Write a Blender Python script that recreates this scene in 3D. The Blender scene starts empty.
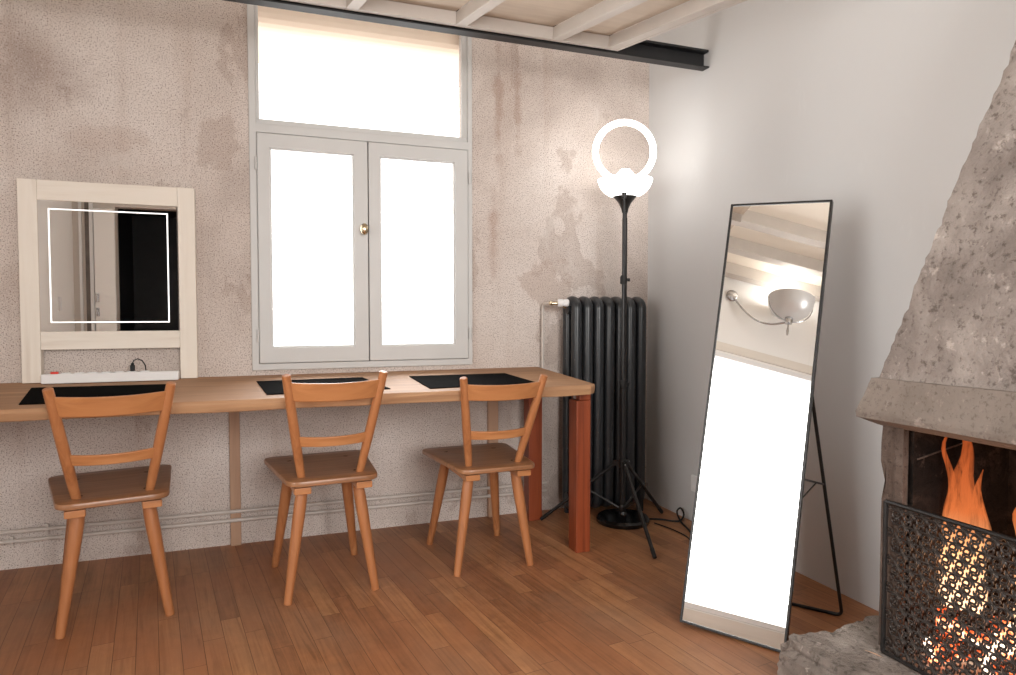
import bpy, bmesh, math, random
from mathutils import Vector, Matrix, noise
random.seed(7)
PI = math.pi
scene = bpy.context.scene
COL = scene.collection

# ------------------------------------------------------------------ camera, world, daylight, exposure
cam_data = bpy.data.cameras.new('camera')
cam = bpy.data.objects.new('camera', cam_data)
COL.objects.link(cam)
cam_data.sensor_fit = 'HORIZONTAL'
cam_data.sensor_width = 36.0
cam_data.lens = 671.37 / 1016 * 36.0
cam_data.clip_start = 0.02
yaw, pitch = 0.35335, -0.03822
fwd = Vector((math.sin(yaw) * math.cos(pitch), math.cos(yaw) * math.cos(pitch), math.sin(pitch)))
cam.location = (-2.00569, -3.21391, 1.04217)
cam.rotation_euler = fwd.to_track_quat('-Z', 'Y').to_euler()
scene.camera = cam

world = bpy.data.worlds.new('world')
scene.world = world
world.use_nodes = True
bg = world.node_tree.nodes['Background']
bg.inputs['Color'].default_value = (1.0, 0.985, 0.96, 1)
bg.inputs['Strength'].default_value = 2.6

def area(name, loc, target, sx, sy, power, color=(1, 1, 1)):
    d = bpy.data.lights.new(name, 'AREA')
    d.shape = 'RECTANGLE'; d.size = sx; d.size_y = sy; d.energy = power; d.color = color
    o = bpy.data.objects.new(name, d); COL.objects.link(o)
    o.location = loc
    o.rotation_euler = (Vector(target) - Vector(loc)).to_track_quat('-Z', 'Y').to_euler()
    return o
# key light outside a window added in the wall behind the camera
area('added_rear_key_light', (-1.45, -5.16, 1.62), (-1.6, 0, 1.35), 1.9, 1.5, 132, (1.0, 0.985, 0.962))
area('added_left_fill_light', (-4.2, -2.68, 1.32), (0, -2.3, 1.2), 1.5, 1.9, 42, (1.0, 0.98, 0.95))  # fill light outside the window added in the left wall
# daylight through the window beside the desk
area('daylight_desk_window', (-1.53, 0.24, 1.36), (-1.6, -3, 0.5), 0.95, 1.0, 30, (1.0, 0.98, 0.96))

vs = scene.view_settings
vs.view_transform = 'Standard'; vs.look = 'None'; vs.gamma = 1.0; vs.exposure = 0.0
vs.use_curve_mapping = False

# ------------------------------------------------------------------ materials
def new_mat(name):
    m = bpy.data.materials.new(name); m.use_nodes = True
    nt = m.node_tree
    return m, nt, nt.nodes, nt.links, nt.nodes['Principled BSDF']

def hexc(r, g, b):
    f = lambda c: ((c / 255 + 0.055) / 1.055) ** 2.4 if c > 10 else c / 255 / 12.92
    return (f(r), f(g), f(b), 1)

def ramp(N, stops):
    r = N.new('ShaderNodeValToRGB')
    e = r.color_ramp.elements
    e[0].position, e[0].color = stops[0]
    e[1].position, e[1].color = stops[-1]
    for p, c in stops[1:-1]:
        k = e.new(p); k.color = c
    return r

def coords(N, L, scale=(1, 1, 1), rot=(0, 0, 0), kind='Object', loc=(0, 0, 0)):
    tc = N.new('ShaderNodeTexCoord'); mp = N.new('ShaderNodeMapping')
    mp.inputs['Scale'].default_value = scale; mp.inputs['Rotation'].default_value = rot
    mp.inputs['Location'].default_value = loc
    L.new(tc.outputs[kind], mp.inputs['Vector'])
    return mp.outputs['Vector']

def ntex(N, L, vec, scale, detail=4, rough=0.55, dist=0):
    n = N.new('ShaderNodeTexNoise')
    n.inputs['Scale'].default_value = scale; n.inputs['Detail'].default_value = detail
    n.inputs['Roughness'].default_value = rough; n.inputs['Distortion'].default_value = dist
    L.new(vec, n.inputs['Vector'])
    return n.outputs['Fac']

def mix(N, L, fac, a, b, mode='MIX'):
    m = N.new('ShaderNodeMix'); m.data_type = 'RGBA'; m.blend_type = mode
    for sock, v in ((m.inputs[0], fac), (m.inputs[6], a), (m.inputs[7], b)):
        if hasattr(v, 'links'): L.new(v, sock)
        else: sock.default_value = v
    return m.outputs[2]

def bump(N, L, h, strength, dist, P):
    b = N.new('ShaderNodeBump'); b.inputs['Strength'].default_value = strength
    b.inputs['Distance'].default_value = dist
    L.new(h, b.inputs['Height']); L.new(b.outputs['Normal'], P.inputs['Normal'])

def plain(name, c, rough=0.5, metal=0.0, spec=0.5, var=0.06, scale=14):
    m, nt, N, L, P = new_mat(name)
    v = coords(N, L)
    f = ntex(N, L, v, scale)
    d = tuple(max(0, x * (1 - var * 2.5)) for x in c[:3]) + (1,)
    L.new(mix(N, L, f, d, tuple(min(1, x * (1 + var)) for x in c[:3]) + (1,)), P.inputs['Base Color'])
    P.inputs['Roughness'].default_value = rough; P.inputs['Metallic'].default_value = metal
    P.inputs['Specular IOR Level'].default_value = spec
    return m

def wood(name, dark, mid, light, axis=2, rough=0.45, scale=1.0, grain=30, bstr=0.15):
    """grain runs along the given local axis"""
    m, nt, N, L, P = new_mat(name)
    sc = [grain * scale] * 3; sc[axis] = 1.6 * scale
    v = coords(N, L, sc)
    g = ntex(N, L, v, 1.0, 6, 0.6, 0.8)
    sc2 = [5 * scale] * 3; sc2[axis] = 0.9 * scale
    g2 = ntex(N, L, coords(N, L, sc2), 1.0, 3, 0.5, 1.2)
    r = ramp(N, [(0.28, dark), (0.5, mid), (0.72, light)])
    L.new(g, r.inputs[0])
    c = mix(N, L, 0.0, r.outputs[0], mid)
    mm = N.new('ShaderNodeMapRange'); mm.inputs[1].default_value = 0.35; mm.inputs[2].default_value = 0.7
    L.new(g2, mm.inputs[0])
    c = mix(N, L, mm.outputs[0], r.outputs[0], mid)
    L.new(c, P.inputs['Base Color'])
    P.inputs['Roughness'].default_value = rough
    bump(N, L, g, bstr, 0.002, P)
    return m

M = {}
M['chair_wood'] = wood('beech_chair_wood', hexc(128, 78, 46), hexc(172, 112, 70), hexc(196, 138, 92), 2, 0.38)
M['chair_wood_x'] = wood('beech_chair_wood_rail', hexc(142, 88, 52), hexc(182, 122, 76), hexc(202, 146, 98), 0, 0.38)
M['seat_wood'] = wood('worn_seat_wood', hexc(116, 78, 52), hexc(156, 110, 76), hexc(184, 138, 100), 0, 0.32)
M['desk_wood'] = wood('desk_plank_wood', hexc(122, 88, 62), hexc(164, 124, 90), hexc(188, 148, 110), 0, 0.68, 1.0, 22)
M['red_wood'] = wood('red_stained_post_wood', hexc(92, 38, 18), hexc(136, 62, 31), hexc(152, 76, 42), 2, 0.42)
M['post_wood'] = wood('pine_post_wood', hexc(160, 126, 102), hexc(180, 144, 118), hexc(194, 160, 132), 2, 0.6)
M['pale_wood'] = wood('raw_pine_frame_wood', hexc(218, 206, 192), hexc(234, 225, 213), hexc(242, 235, 226), 2, 0.6, 1, 26, 0.08)
M['pale_wood_x'] = wood('raw_pine_rail_wood', hexc(218, 206, 192), hexc(234, 225, 213), hexc(242, 235, 226), 0, 0.6, 1, 26, 0.08)
M['board'] = wood('whitewashed_board', hexc(176, 158, 140), hexc(202, 186, 168), hexc(214, 198, 180), 0, 0.6, 0.5, 24, 0.1)
M['joist'] = plain('painted_joist', hexc(204, 196, 188), 0.55, var=0.04)
M['window_paint'] = plain('grey_window_paint', hexc(202, 201, 199), 0.45, var=0.03, scale=6)
M['black_mat'] = plain('black_felt', hexc(15, 14, 14), 1.0, spec=0.02, var=0.15, scale=60)
M['black_metal'] = plain('black_powder_coat', hexc(26, 25, 25), 0.38, 0.0, 0.5, 0.1)
M['pole_metal'] = plain('dark_tube_metal', hexc(58, 56, 55), 0.3, 0.7)
M['steel'] = plain('dark_steel_paint', hexc(38, 38, 40), 0.5, 0.2, 0.5, 0.25, 8)
M['steel_gloss'] = plain('glossy_black_lacquer', hexc(22, 22, 23), 0.18, 0.0, 0.6, 0.1)
M['flange'] = plain('worn_steel_flange', hexc(120, 112, 106), 0.5, 0.3, 0.5, 0.2, 8)
M['chrome'] = plain('chrome', hexc(200, 200, 202), 0.18, 1.0, var=0.02)
M['brass'] = plain('brass', hexc(214, 198, 168), 0.25, 1.0, var=0.05)
M['white_plastic'] = plain('white_plastic', hexc(236, 236, 236), 0.35, var=0.01)
M['beige_paint'] = plain('cream_pipe_paint', hexc(206, 197, 189), 0.4, var=0.06)
M['rubber'] = plain('black_rubber', hexc(20, 20, 20), 0.6, var=0.1)
M['plinth_wood'] = wood('whitewashed_plinth', hexc(214, 206, 194), hexc(228, 221, 211), hexc(236, 230, 222), 1, 0.6, 0.5, 20, 0.05)

def radiator_mat():
    m, nt, N, L, P = new_mat('charcoal_radiator_enamel')
    v = coords(N, L)
    f = ntex(N, L, v, 9)
    c = mix(N, L, f, hexc(33, 35, 38), hexc(48, 50, 53))
    sp = ntex(N, L, v, 160, 1)
    r = ramp(N, [(0.74, (0, 0, 0, 1)), (0.80, (1, 1, 1, 1))]); L.new(sp, r.inputs[0])
    c = mix(N, L, r.outputs[0], c, hexc(150, 146, 142))
    L.new(c, P.inputs['Base Color']); P.inputs['Roughness'].default_value = 0.30
    return m
M['radiator'] = radiator_mat()

def red_mat():
    m, nt, N, L, P = new_mat('red_switch_plastic')
    P.inputs['Base Color'].default_value = hexc(225, 60, 45); P.inputs['Roughness'].default_value = 0.3
    v = coords(N, L); f = ntex(N, L, v, 30)
    L.new(mix(N, L, f, hexc(215, 50, 38), hexc(235, 72, 55)), P.inputs['Base Color'])
    return m
M['red'] = red_mat()

def glass_mirror(name, tint=(0.95, 0.955, 0.95, 1), rough=0.0):
    m, nt, N, L, P = new_mat(name)
    P.inputs['Base Color'].default_value = tint
    P.inputs['Metallic'].default_value = 1.0; P.inputs['Roughness'].default_value = rough
    return m
M['mirror'] = glass_mirror('silvered_mirror')

def emit(name, c, s, base=(0.9, 0.9, 0.9, 1)):
    m, nt, N, L, P = new_mat(name)
    P.inputs['Base Color'].default_value = base
    P.inputs['Emission Color'].default_value = c; P.inputs['Emission Strength'].default_value = s
    return m
M['ring_light'] = emit('lit_ring_tube', (1.0, 0.98, 0.95, 1), 4.0)
M['lamp_bowl'] = emit('lit_opal_glass', (1.0, 0.97, 0.93, 1), 2.6)
M['bulb'] = emit('lit_bulb', (1.0, 0.96, 0.9, 1), 5.0)
M['led'] = emit('led_strip', (1.0, 0.99, 0.97, 1), 1.1)

def pane_mat():
    m = bpy.data.materials.new('window_glass'); m.use_nodes = True
    nt = m.node_tree; N = nt.nodes; L = nt.links; N.clear()
    o = N.new('ShaderNodeOutputMaterial'); t = N.new('ShaderNodeBsdfTransparent'); g = N.new('ShaderNodeBsdfGlossy')
    g.inputs['Roughness'].default_value = 0.02
    f = N.new('ShaderNodeFresnel'); f.inputs['IOR'].default_value = 1.3
    x = N.new('ShaderNodeMixShader')
    L.new(f.outputs[0], x.inputs[0]); L.new(t.outputs[0], x.inputs[1]); L.new(g.outputs[0], x.inputs[2])
    L.new(x.outputs[0], o.inputs['Surface'])
    return m
M['pane'] = pane_mat()

def bowl_glass():
    m, nt, N, L, P = new_mat('silvered_lamp_glass')
    P.inputs['Base Color'].default_value = hexc(226, 226, 226); P.inputs['Roughness'].default_value = 0.35
    P.inputs['Metallic'].default_value = 0.25
    return m
M['sconce_glass'] = bowl_glass()

def plaster_wall():
    m, nt, N, L, P = new_mat('pink_roughcast_plaster')
    v = coords(N, L)
    big = ntex(N, L, v, 1.3, 5, 0.6, 0.4)
    r = ramp(N, [(0.30, hexc(184, 171, 163)), (0.47, hexc(210, 198, 190)), (0.70, hexc(226, 217, 211))])
    L.new(big, r.inputs[0])
    # blotchy damp marks with edges of their own
    st = ntex(N, L, coords(N, L, (1, 1, 0.7), loc=(3.1, 0, 1.7)), 2.1, 5, 0.6, 0.15)
    rs = ramp(N, [(0.585, (0, 0, 0, 1)), (0.60, (0.9, 0.9, 0.9, 1)), (0.70, (0.5, 0.5, 0.5, 1))]); L.new(st, rs.inputs[0])
    sm = N.new('ShaderNodeMath'); sm.operation = 'MULTIPLY'; sm.inputs[1].default_value = 0.42
    L.new(rs.outputs[0], sm.inputs[0])
    c = mix(N, L, sm.outputs[0], r.outputs[0], hexc(160, 140, 128))
    def blotch(center, r, soft, nscale, amt, color, c):  # noise-edged stains and runs, plus one soft darker area
        mp = coords(N, L, (1 / r[0], 1, 1 / r[1]), loc=(-center[0] / r[0], 0, -center[1] / r[1]))
        ln = N.new('ShaderNodeVectorMath'); ln.operation = 'LENGTH'
        fl_ = N.new('ShaderNodeVectorMath'); fl_.operation = 'MULTIPLY'; fl_.inputs[1].default_value = (1, 0, 1)
        L.new(mp, fl_.inputs[0]); L.new(fl_.outputs[0], ln.inputs[0])
        wob = N.new('ShaderNodeMath'); wob.operation = 'MULTIPLY_ADD'; wob.inputs[1].default_value = 2.6
        L.new(ntex(N, L, v, nscale, 5, 0.6), wob.inputs[0]); L.new(ln.outputs['Value'], wob.inputs[2])
        mr = N.new('ShaderNodeMapRange'); mr.inputs[1].default_value = 2.2; mr.inputs[2].default_value = 2.2 - soft
        mr.inputs[3].default_value = 0; mr.inputs[4].default_value = amt
        L.new(wob.outputs[0], mr.inputs[0])
        return mix(N, L, mr.outputs[0], c, color)
    c = blotch((-0.60, 1.17), (0.15, 0.15), 0.12, 7, 0.42, hexc(178, 156, 143), c)
    c = blotch((-2.17, 1.78), (0.10, 0.14), 0.12, 7, 0.40, hexc(170, 150, 138), c)
    c = blotch((-2.62, 1.76), (0.22, 0.06), 0.3, 7, 0.22, hexc(176, 152, 138), c)
    c = blotch((-2.86, 2.02), (0.30, 0.22), 1.0, 3, 0.55, hexc(134, 110, 96), c)  # soft darker brown area high on the left of the wall
    c = blotch((-0.87, 2.08), (0.035, 0.42), 0.7, 9, 0.55, hexc(160, 130, 112), c)
    c = blotch((-0.77, 2.12), (0.03, 0.34), 0.7, 9, 0.55, hexc(164, 138, 122), c)
    c = blotch((-0.90, 1.42), (0.035, 0.34), 0.8, 9, 0.50, hexc(166, 132, 114), c)
    # vertical rust runs
    dr = ntex(N, L, coords(N, L, (9, 9, 0.55)), 1.0, 4, 0.55, 0.2)
    rd = ramp(N, [(0.56, (0, 0, 0, 1)), (0.74, (1, 1, 1, 1))]); L.new(dr, rd.inputs[0])
    sm2 = N.new('ShaderNodeMath'); sm2.operation = 'MULTIPLY'; sm2.inputs[1].default_value = 0.28
    L.new(rd.outputs[0], sm2.inputs[0])
    c = mix(N, L, sm2.outputs[0], c, hexc(168, 140, 122))
    # aggregate: dark and light grains
    g1 = ntex(N, L, v, 185, 3, 0.7)
    r1 = ramp(N, [(0.38, (1, 1, 1, 1)), (0.47, (0, 0, 0, 1))]); L.new(g1, r1.inputs[0])
    k1 = N.new('ShaderNodeMath'); k1.operation = 'MULTIPLY'; k1.inputs[1].default_value = 0.85
    L.new(r1.outputs[0], k1.inputs[0])
    c = mix(N, L, k1.outputs[0], c, hexc(120, 98, 88))
    g2 = ntex(N, L, coords(N, L, loc=(5, 3, 1)), 170, 2, 0.6)
    r2 = ramp(N, [(0.58, (0, 0, 0, 1)), (0.70, (1, 1, 1, 1))]); L.new(g2, r2.inputs[0])
    k2 = N.new('ShaderNodeMath'); k2.operation = 'MULTIPLY'; k2.inputs[1].default_value = 0.55
    L.new(r2.outputs[0], k2.inputs[0])
    c = mix(N, L, k2.outputs[0], c, hexc(232, 222, 215))
    # limewashed lighter scuffs low on the wall
    sc = ntex(N, L, coords(N, L, loc=(1, 9, 4)), 3.2, 6, 0.7, 0.5)
    r3 = ramp(N, [(0.60, (0, 0, 0, 1)), (0.68, (1, 1, 1, 1))]); L.new(sc, r3.inputs[0])
    k3 = N.new('ShaderNodeMath'); k3.operation = 'MULTIPLY'; k3.inputs[1].default_value = 0.5
    L.new(r3.outputs[0], k3.inputs[0])
    c = mix(N, L, k3.outputs[0], c, hexc(214, 206, 200))
    L.new(c, P.inputs['Base Color']); P.inputs['Roughness'].default_value = 0.95
    P.inputs['Specular IOR Level'].default_value = 0.15
    bump(N, L, g1, 0.6, 0.004, P)
    return m
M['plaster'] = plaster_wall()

def painted_wall(name, a, b, c2):
    m, nt, N, L, P = new_mat(name)
    v = coords(N, L)
    f = ntex(N, L, v, 1.1, 5, 0.5)
    c = mix(N, L, f, a, b)
    f2 = ntex(N, L, coords(N, L, (1, 1, 0.4)), 6, 6, 0.7, 0.3)
    r = ramp(N, [(0.62, (0, 0, 0, 1)), (0.72, (1, 1, 1, 1))]); L.new(f2, r.inputs[0])
    k = N.new('ShaderNodeMath'); k.operation = 'MULTIPLY'; k.inputs[1].default_value = 0.25
    L.new(r.outputs[0], k.inputs[0])
    c = mix(N, L, k.outputs[0], c, c2)
    L.new(c, P.inputs['Base Color']); P.inputs['Roughness'].default_value = 0.7
    P.inputs['Specular IOR Level'].default_value = 0.3
    bump(N, L, ntex(N, L, v, 60, 3), 0.08, 0.002, P)
    return m
M['wall_grey'] = painted_wall('pale_grey_limewash', hexc(204, 204, 204), hexc(213, 213, 213), hexc(224, 224, 224))
M['wall_white'] = painted_wall('white_wall_paint', hexc(244, 242, 239), hexc(248, 246, 243), hexc(250, 249, 247))
M['wall_beige'] = painted_wall('greige_paint', hexc(208, 200, 192), hexc(216, 208, 200), hexc(220, 214, 206))
M['ceil'] = painted_wall('ceiling_cream_boards', hexc(232, 222, 208), hexc(238, 229, 216), hexc(238, 230, 220))
M['render'] = painted_wall('shade_band_cream', hexc(226, 206, 186), hexc(232, 214, 196), hexc(236, 222, 208))  # even cream for the added box outside the desk window

def floor_mat():
    m, nt, N, L, P = new_mat('oiled_strip_parquet')
    v = coords(N, L, (1, 1, 1), (0, 0, math.radians(82.2)))   # boards run slightly askew to the walls
    b = N.new('ShaderNodeTexBrick'); L.new(v, b.inputs['Vector'])
    b.inputs['Scale'].default_value = 1.0
    b.inputs['Brick Width'].default_value = 0.62; b.inputs['Row Height'].default_value = 0.062
    b.inputs['Mortar Size'].default_value = 0.0011; b.inputs['Mortar Smooth'].default_value = 0.1
    b.inputs['Bias'].default_value = 0.0
    b.offset = 0.37; b.offset_frequency = 3; b.squash = 1.25; b.squash_frequency = 2
    b.inputs['Color1'].default_value = (0, 0, 0, 1); b.inputs['Color2'].default_value = (1, 1, 1, 1)
    b.inputs['Mortar'].default_value = (0.5, 0.5, 0.5, 1)
    tone = ramp(N, [(0.0, hexc(150, 102, 70)), (0.35, hexc(164, 113, 77)), (0.7, hexc(170, 119, 81)), (1.0, hexc(186, 136, 94))])
    L.new(b.outputs['Color'], tone.inputs[0])
    # shift the grain per board so it breaks at the joints
    off = N.new('ShaderNodeVectorMath'); off.operation = 'MULTIPLY_ADD'
    L.new(b.outputs['Color'], off.inputs[0]); off.inputs[1].default_value = (13, 7, 5)
    gs = N.new('ShaderNodeVectorMath'); gs.operation = 'MULTIPLY'; gs.inputs[1].default_value = (2.4, 46, 1); L.new(v, gs.inputs[0]); L.new(gs.outputs[0], off.inputs[2])
    g = ntex(N, L, off.outputs[0], 1.0, 6, 0.62, 1.1)
    gr = ramp(N, [(0.30, (0.50, 0.45, 0.41, 1)), (0.5, (0.90, 0.88, 0.86, 1)), (0.7, (1.12, 1.11, 1.09, 1))]); L.new(g, gr.inputs[0])
    c = mix(N, L, 0.85, tone.outputs[0], gr.outputs[0], 'MULTIPLY')
    mo = ntex(N, L, v, 11, 6, 0.7, 0.6)
    rm = ramp(N, [(0.35, (0.80, 0.76, 0.72, 1)), (0.65, (1.12, 1.10, 1.08, 1))]); L.new(mo, rm.inputs[0])
    c = mix(N, L, 0.7, c, rm.outputs[0], 'MULTIPLY')
    # traffic wear: grey scuffed zones and redder oiled zones
    w = ntex(N, L, coords(N, L, (1, 0.8, 1)), 1.6, 5, 0.6, 0.5)
    rw = ramp(N, [(0.42, (0, 0, 0, 1)), (0.62, (1, 1, 1, 1))]); L.new(w, rw.inputs[0])
    k = N.new('ShaderNodeMath'); k.operation = 'MULTIPLY'; k.inputs[1].default_value = 0.42
    L.new(rw.outputs[0], k.inputs[0])
    c = mix(N, L, k.outputs[0], c, hexc(150, 122, 100))
    w2 = ntex(N, L, coords(N, L, (1, 1, 1), loc=(4, 2, 0)), 1.4, 4, 0.55, 0.4)
    rw2 = ramp(N, [(0.45, (0, 0, 0, 1)), (0.65, (1, 1, 1, 1))]); L.new(w2, rw2.inputs[0])
    k2 = N.new('ShaderNodeMath'); k2.operation = 'MULTIPLY'; k2.inputs[1].default_value = 0.5
    L.new(rw2.outputs[0], k2.inputs[0])
    c = mix(N, L, k2.outputs[0], c, hexc(172, 112, 76))
    seam = N.new('ShaderNodeMath'); seam.operation = 'MULTIPLY'; seam.inputs[1].default_value = 0.7
    L.new(b.outputs['Fac'], seam.inputs[0])
    c = mix(N, L, seam.outputs[0], c, hexc(84, 54, 38))
    # knots and scratches
    kn = ntex(N, L, coords(N, L, (3, 2, 1), loc=(2, 7, 0)), 3.0, 3, 0.5)
    rk = ramp(N, [(0.76, (0, 0, 0, 1)), (0.80, (1, 1, 1, 1))]); L.new(kn, rk.inputs[0])
    c = mix(N, L, rk.outputs[0], c, hexc(84, 52, 34))
    L.new(c, P.inputs['Base Color'])
    rr = N.new('ShaderNodeMapRange'); rr.inputs[3].default_value = 0.34; rr.inputs[4].default_value = 0.58
    L.new(w, rr.inputs[0]); L.new(rr.outputs[0], P.inputs['Roughness'])
    P.inputs['Specular IOR Level'].default_value = 0.4
    hb = N.new('ShaderNodeMath'); hb.operation = 'SUBTRACT'
    L.new(g, hb.inputs[0]); L.new(b.outputs['Fac'], hb.inputs[1])
    bump(N, L, hb.outputs[0], 0.18, 0.002, P)
    return m
M['floor'] = floor_mat()

def concrete(name, a, b, c2, spot, big=2.5, bstr=0.8, fine=55):
    m, nt, N, L, P = new_mat(name)
    v = coords(N, L)
    f = ntex(N, L, v, big, 7, 0.65, 0.5)
    r = ramp(N, [(0.32, a), (0.5, b), (0.68, c2)]); L.new(f, r.inputs[0])
    g = ntex(N, L, v, fine, 5, 0.72)
    r1 = ramp(N, [(0.36, (1, 1, 1, 1)), (0.46, (0, 0, 0, 1))]); L.new(g, r1.inputs[0])
    k = N.new('ShaderNodeMath'); k.operation = 'MULTIPLY'; k.inputs[1].default_value = 0.65
    L.new(r1.outputs[0], k.inputs[0])
    c = mix(N, L, k.outputs[0], r.outputs[0], spot)
    g2 = ntex(N, L, coords(N, L, loc=(3, 1, 2)), 22, 5, 0.7)
    r2 = ramp(N, [(0.60, (0, 0, 0, 1)), (0.68, (1, 1, 1, 1))]); L.new(g2, r2.inputs[0])
    k2 = N.new('ShaderNodeMath'); k2.operation = 'MULTIPLY'; k2.inputs[1].default_value = 0.5
    L.new(r2.outputs[0], k2.inputs[0])
    c = mix(N, L, k2.outputs[0], c, tuple(min(1, x * 1.5) for x in c2[:3]) + (1,))
    L.new(c, P.inputs['Base Color']); P.inputs['Roughness'].default_value = 0.95
    P.inputs['Specular IOR Level'].default_value = 0.15
    h = N.new('ShaderNodeMath'); h.operation = 'ADD'; L.new(g, h.inputs[0]); L.new(f, h.inputs[1])
    bump(N, L, h.outputs[0], bstr, 0.012, P)
    return m
M['hood'] = concrete('rough_hood_render', hexc(108, 98, 92), hexc(142, 132, 126), hexc(172, 162, 155), hexc(80, 69, 63))
M['lip'] = concrete('smooth_cast_lintel', hexc(116, 106, 98), hexc(134, 124, 116), hexc(146, 136, 128), hexc(96, 86, 80), 3, 0.35, 80)
M['jamb'] = concrete('cast_jamb', hexc(84, 71, 64), hexc(104, 90, 82), hexc(120, 106, 98), hexc(62, 52, 46), 6, 0.5, 70)
M['hearth'] = concrete('rough_hearth_stone', hexc(108, 100, 94), hexc(142, 132, 125), hexc(176, 166, 158), hexc(78, 70, 64), 4, 1.0, 45)
M['soot'] = concrete('sooty_firebrick', hexc(20, 17, 15), hexc(36, 30, 27), hexc(72, 60, 53), hexc(10, 8, 7), 7, 0.6, 50)

def iron_mat():
    m, nt, N, L, P = new_mat('cast_iron_scrolls')
    f = ntex(N, L, coords(N, L), 40, 4)
    L.new(mix(N, L, f, hexc(34, 29, 27), hexc(66, 57, 52)), P.inputs['Base Color'])
    P.inputs['Roughness'].default_value = 0.36; P.inputs['Metallic'].default_value = 0.3
    return m
M['iron'] = iron_mat()

def ember_mat():
    m, nt, N, L, P = new_mat('burning_log_bark')
    v = coords(N, L)
    f = ntex(N, L, coords(N, L, kind='Object'), 6.5, 5, 0.68)
    r = ramp(N, [(0.47, (0, 0, 0, 1)), (0.52, (0.9, 0.12, 0.03, 1)), (0.56, (1, 0.42, 0.2, 1)), (0.60, (1, 0.8, 0.62, 1))])
    L.new(f, r.inputs[0])
    L.new(r.outputs[0], P.inputs['Emission Color']); P.inputs['Emission Strength'].default_value = 3.2
    P.inputs['Base Color'].default_value = hexc(30, 24, 22); P.inputs['Roughness'].default_value = 0.9
    return m
M['ember'] = ember_mat()

def flame_mat(name, zmax, strength):
    m = bpy.data.materials.new(name); m.use_nodes = True
    nt = m.node_tree; N = nt.nodes; L = nt.links; N.clear()
    o = N.new('ShaderNodeOutputMaterial'); t = N.new('ShaderNodeBsdfTransparent'); e = N.new('ShaderNodeEmission')
    x = N.new('ShaderNodeMixShader')
    tc = N.new('ShaderNodeTexCoord'); sp = N.new('ShaderNodeSeparateXYZ'); L.new(tc.outputs['Object'], sp.inputs[0])
    zr = N.new('ShaderNodeMapRange'); zr.inputs[2].default_value = zmax; L.new(sp.outputs['Z'], zr.inputs[0])
    col = ramp(N, [(0.0, (1, 0.62, 0.36, 1)), (0.36, (1, 0.42, 0.17, 1)), (0.48, (1, 0.24, 0.065, 1)), (1.0, (0.75, 0.10, 0.02, 1))])
    L.new(zr.outputs[0], col.inputs[0]); L.new(col.outputs[0], e.inputs['Color'])
    q = lambda a: (a / 5, a / 5, a / 5, 1)
    sr = ramp(N, [(0.0, q(5.0)), (0.28, q(3.2)), (0.42, q(1.2)), (1.0, q(0.6))]); L.new(zr.outputs[0], sr.inputs[0])
    st = N.new('ShaderNodeMath'); st.operation = 'MULTIPLY'; st.inputs[1].default_value = 5 * strength
    L.new(sr.outputs[0], st.inputs[0])
    ns = ntex(N, L, coords(N, L, (48, 48, 7)), 1.0, 5, 0.65, 0.8)
    lw = N.new('ShaderNodeLayerWeight'); lw.inputs['Blend'].default_value = 0.35
    fac = N.new('ShaderNodeMapRange'); fac.inputs[1].default_value = 0.38; fac.inputs[2].default_value = 0.62
    fac.inputs[3].default_value = 0.12; fac.inputs[4].default_value = 0.95; L.new(ns, fac.inputs[0])
    mu = N.new('ShaderNodeMath'); mu.operation = 'MULTIPLY'
    iv = N.new('ShaderNodeMath'); iv.operation = 'SUBTRACT'; iv.inputs[0].default_value = 1.0
    L.new(lw.outputs['Facing'], iv.inputs[1]); L.new(iv.outputs[0], mu.inputs[0]); L.new(fac.outputs[0], mu.inputs[1])
    L.new(st.outputs[0], e.inputs['Strength'])
    L.new(mu.outputs[0], x.inputs[0]); L.new(t.outputs[0], x.inputs[1]); L.new(e.outputs[0], x.inputs[2])
    L.new(x.outputs[0], o.inputs['Surface'])
    return m
M['flame'] = flame_mat('flame_body', 0.6, 0.7)

# ------------------------------------------------------------------ mesh helpers
def obj(name, bm, mat, parent=None, smooth=False, bevel=0, seg=2, loc=None, label=None):
    me = bpy.data.meshes.new(name)
    bmesh.ops.recalc_face_normals(bm, faces=bm.faces[:])
    bm.to_mesh(me); bm.free()
    me.materials.append(mat)
    if smooth:
        for p in me.polygons: p.use_smooth = True
        me.set_sharp_from_angle(angle=math.radians(40))
    o = bpy.data.objects.new(name, me); COL.objects.link(o)
    if parent: o.parent = parent
    if loc is not None: o.location = loc
    if bevel:
        md = o.modifiers.new('bevel', 'BEVEL'); md.width = bevel; md.segments = seg; md.limit_method = 'ANGLE'
        md.angle_limit = math.radians(40)
    if label: o['label'] = label
    return o

def thing(name, label, cat, loc=(0, 0, 0), rz=0, group=None):
    o = bpy.data.objects.new(name, None); COL.objects.link(o)
    o.empty_display_size = 0.1
    o.location = loc; o.rotation_euler = (0, 0, rz); o['label'] = label; o['category'] = cat
    if group: o['group'] = group
    return o

def tag(o, label, cat, group=None):
    o['label'] = label; o['category'] = cat
    if group: o['group'] = group
    return o

def struct(name, bm, mat, parent=None, **k):
    o = obj(name, bm, mat, parent, **k)
    if not parent: o['kind'] = 'structure'
    return o

def box(bm, x0, x1, y0, y1, z0, z1, mtx=None):
    v = [bm.verts.new((x, y, z)) for z in (z0, z1) for y in (y0, y1) for x in (x0, x1)]
    for f in ((0, 1, 3, 2), (4, 6, 7, 5), (0, 4, 5, 1), (2, 3, 7, 6), (0, 2, 6, 4), (1, 5, 7, 3)):
        bm.faces.new([v[i] for i in f])
    if mtx is not None:
        for q in v: q.co = mtx @ q.co
    return v

def BM(*boxes):
    bm = bmesh.new()
    for b in boxes: box(bm, *b)
    return bm

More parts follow.
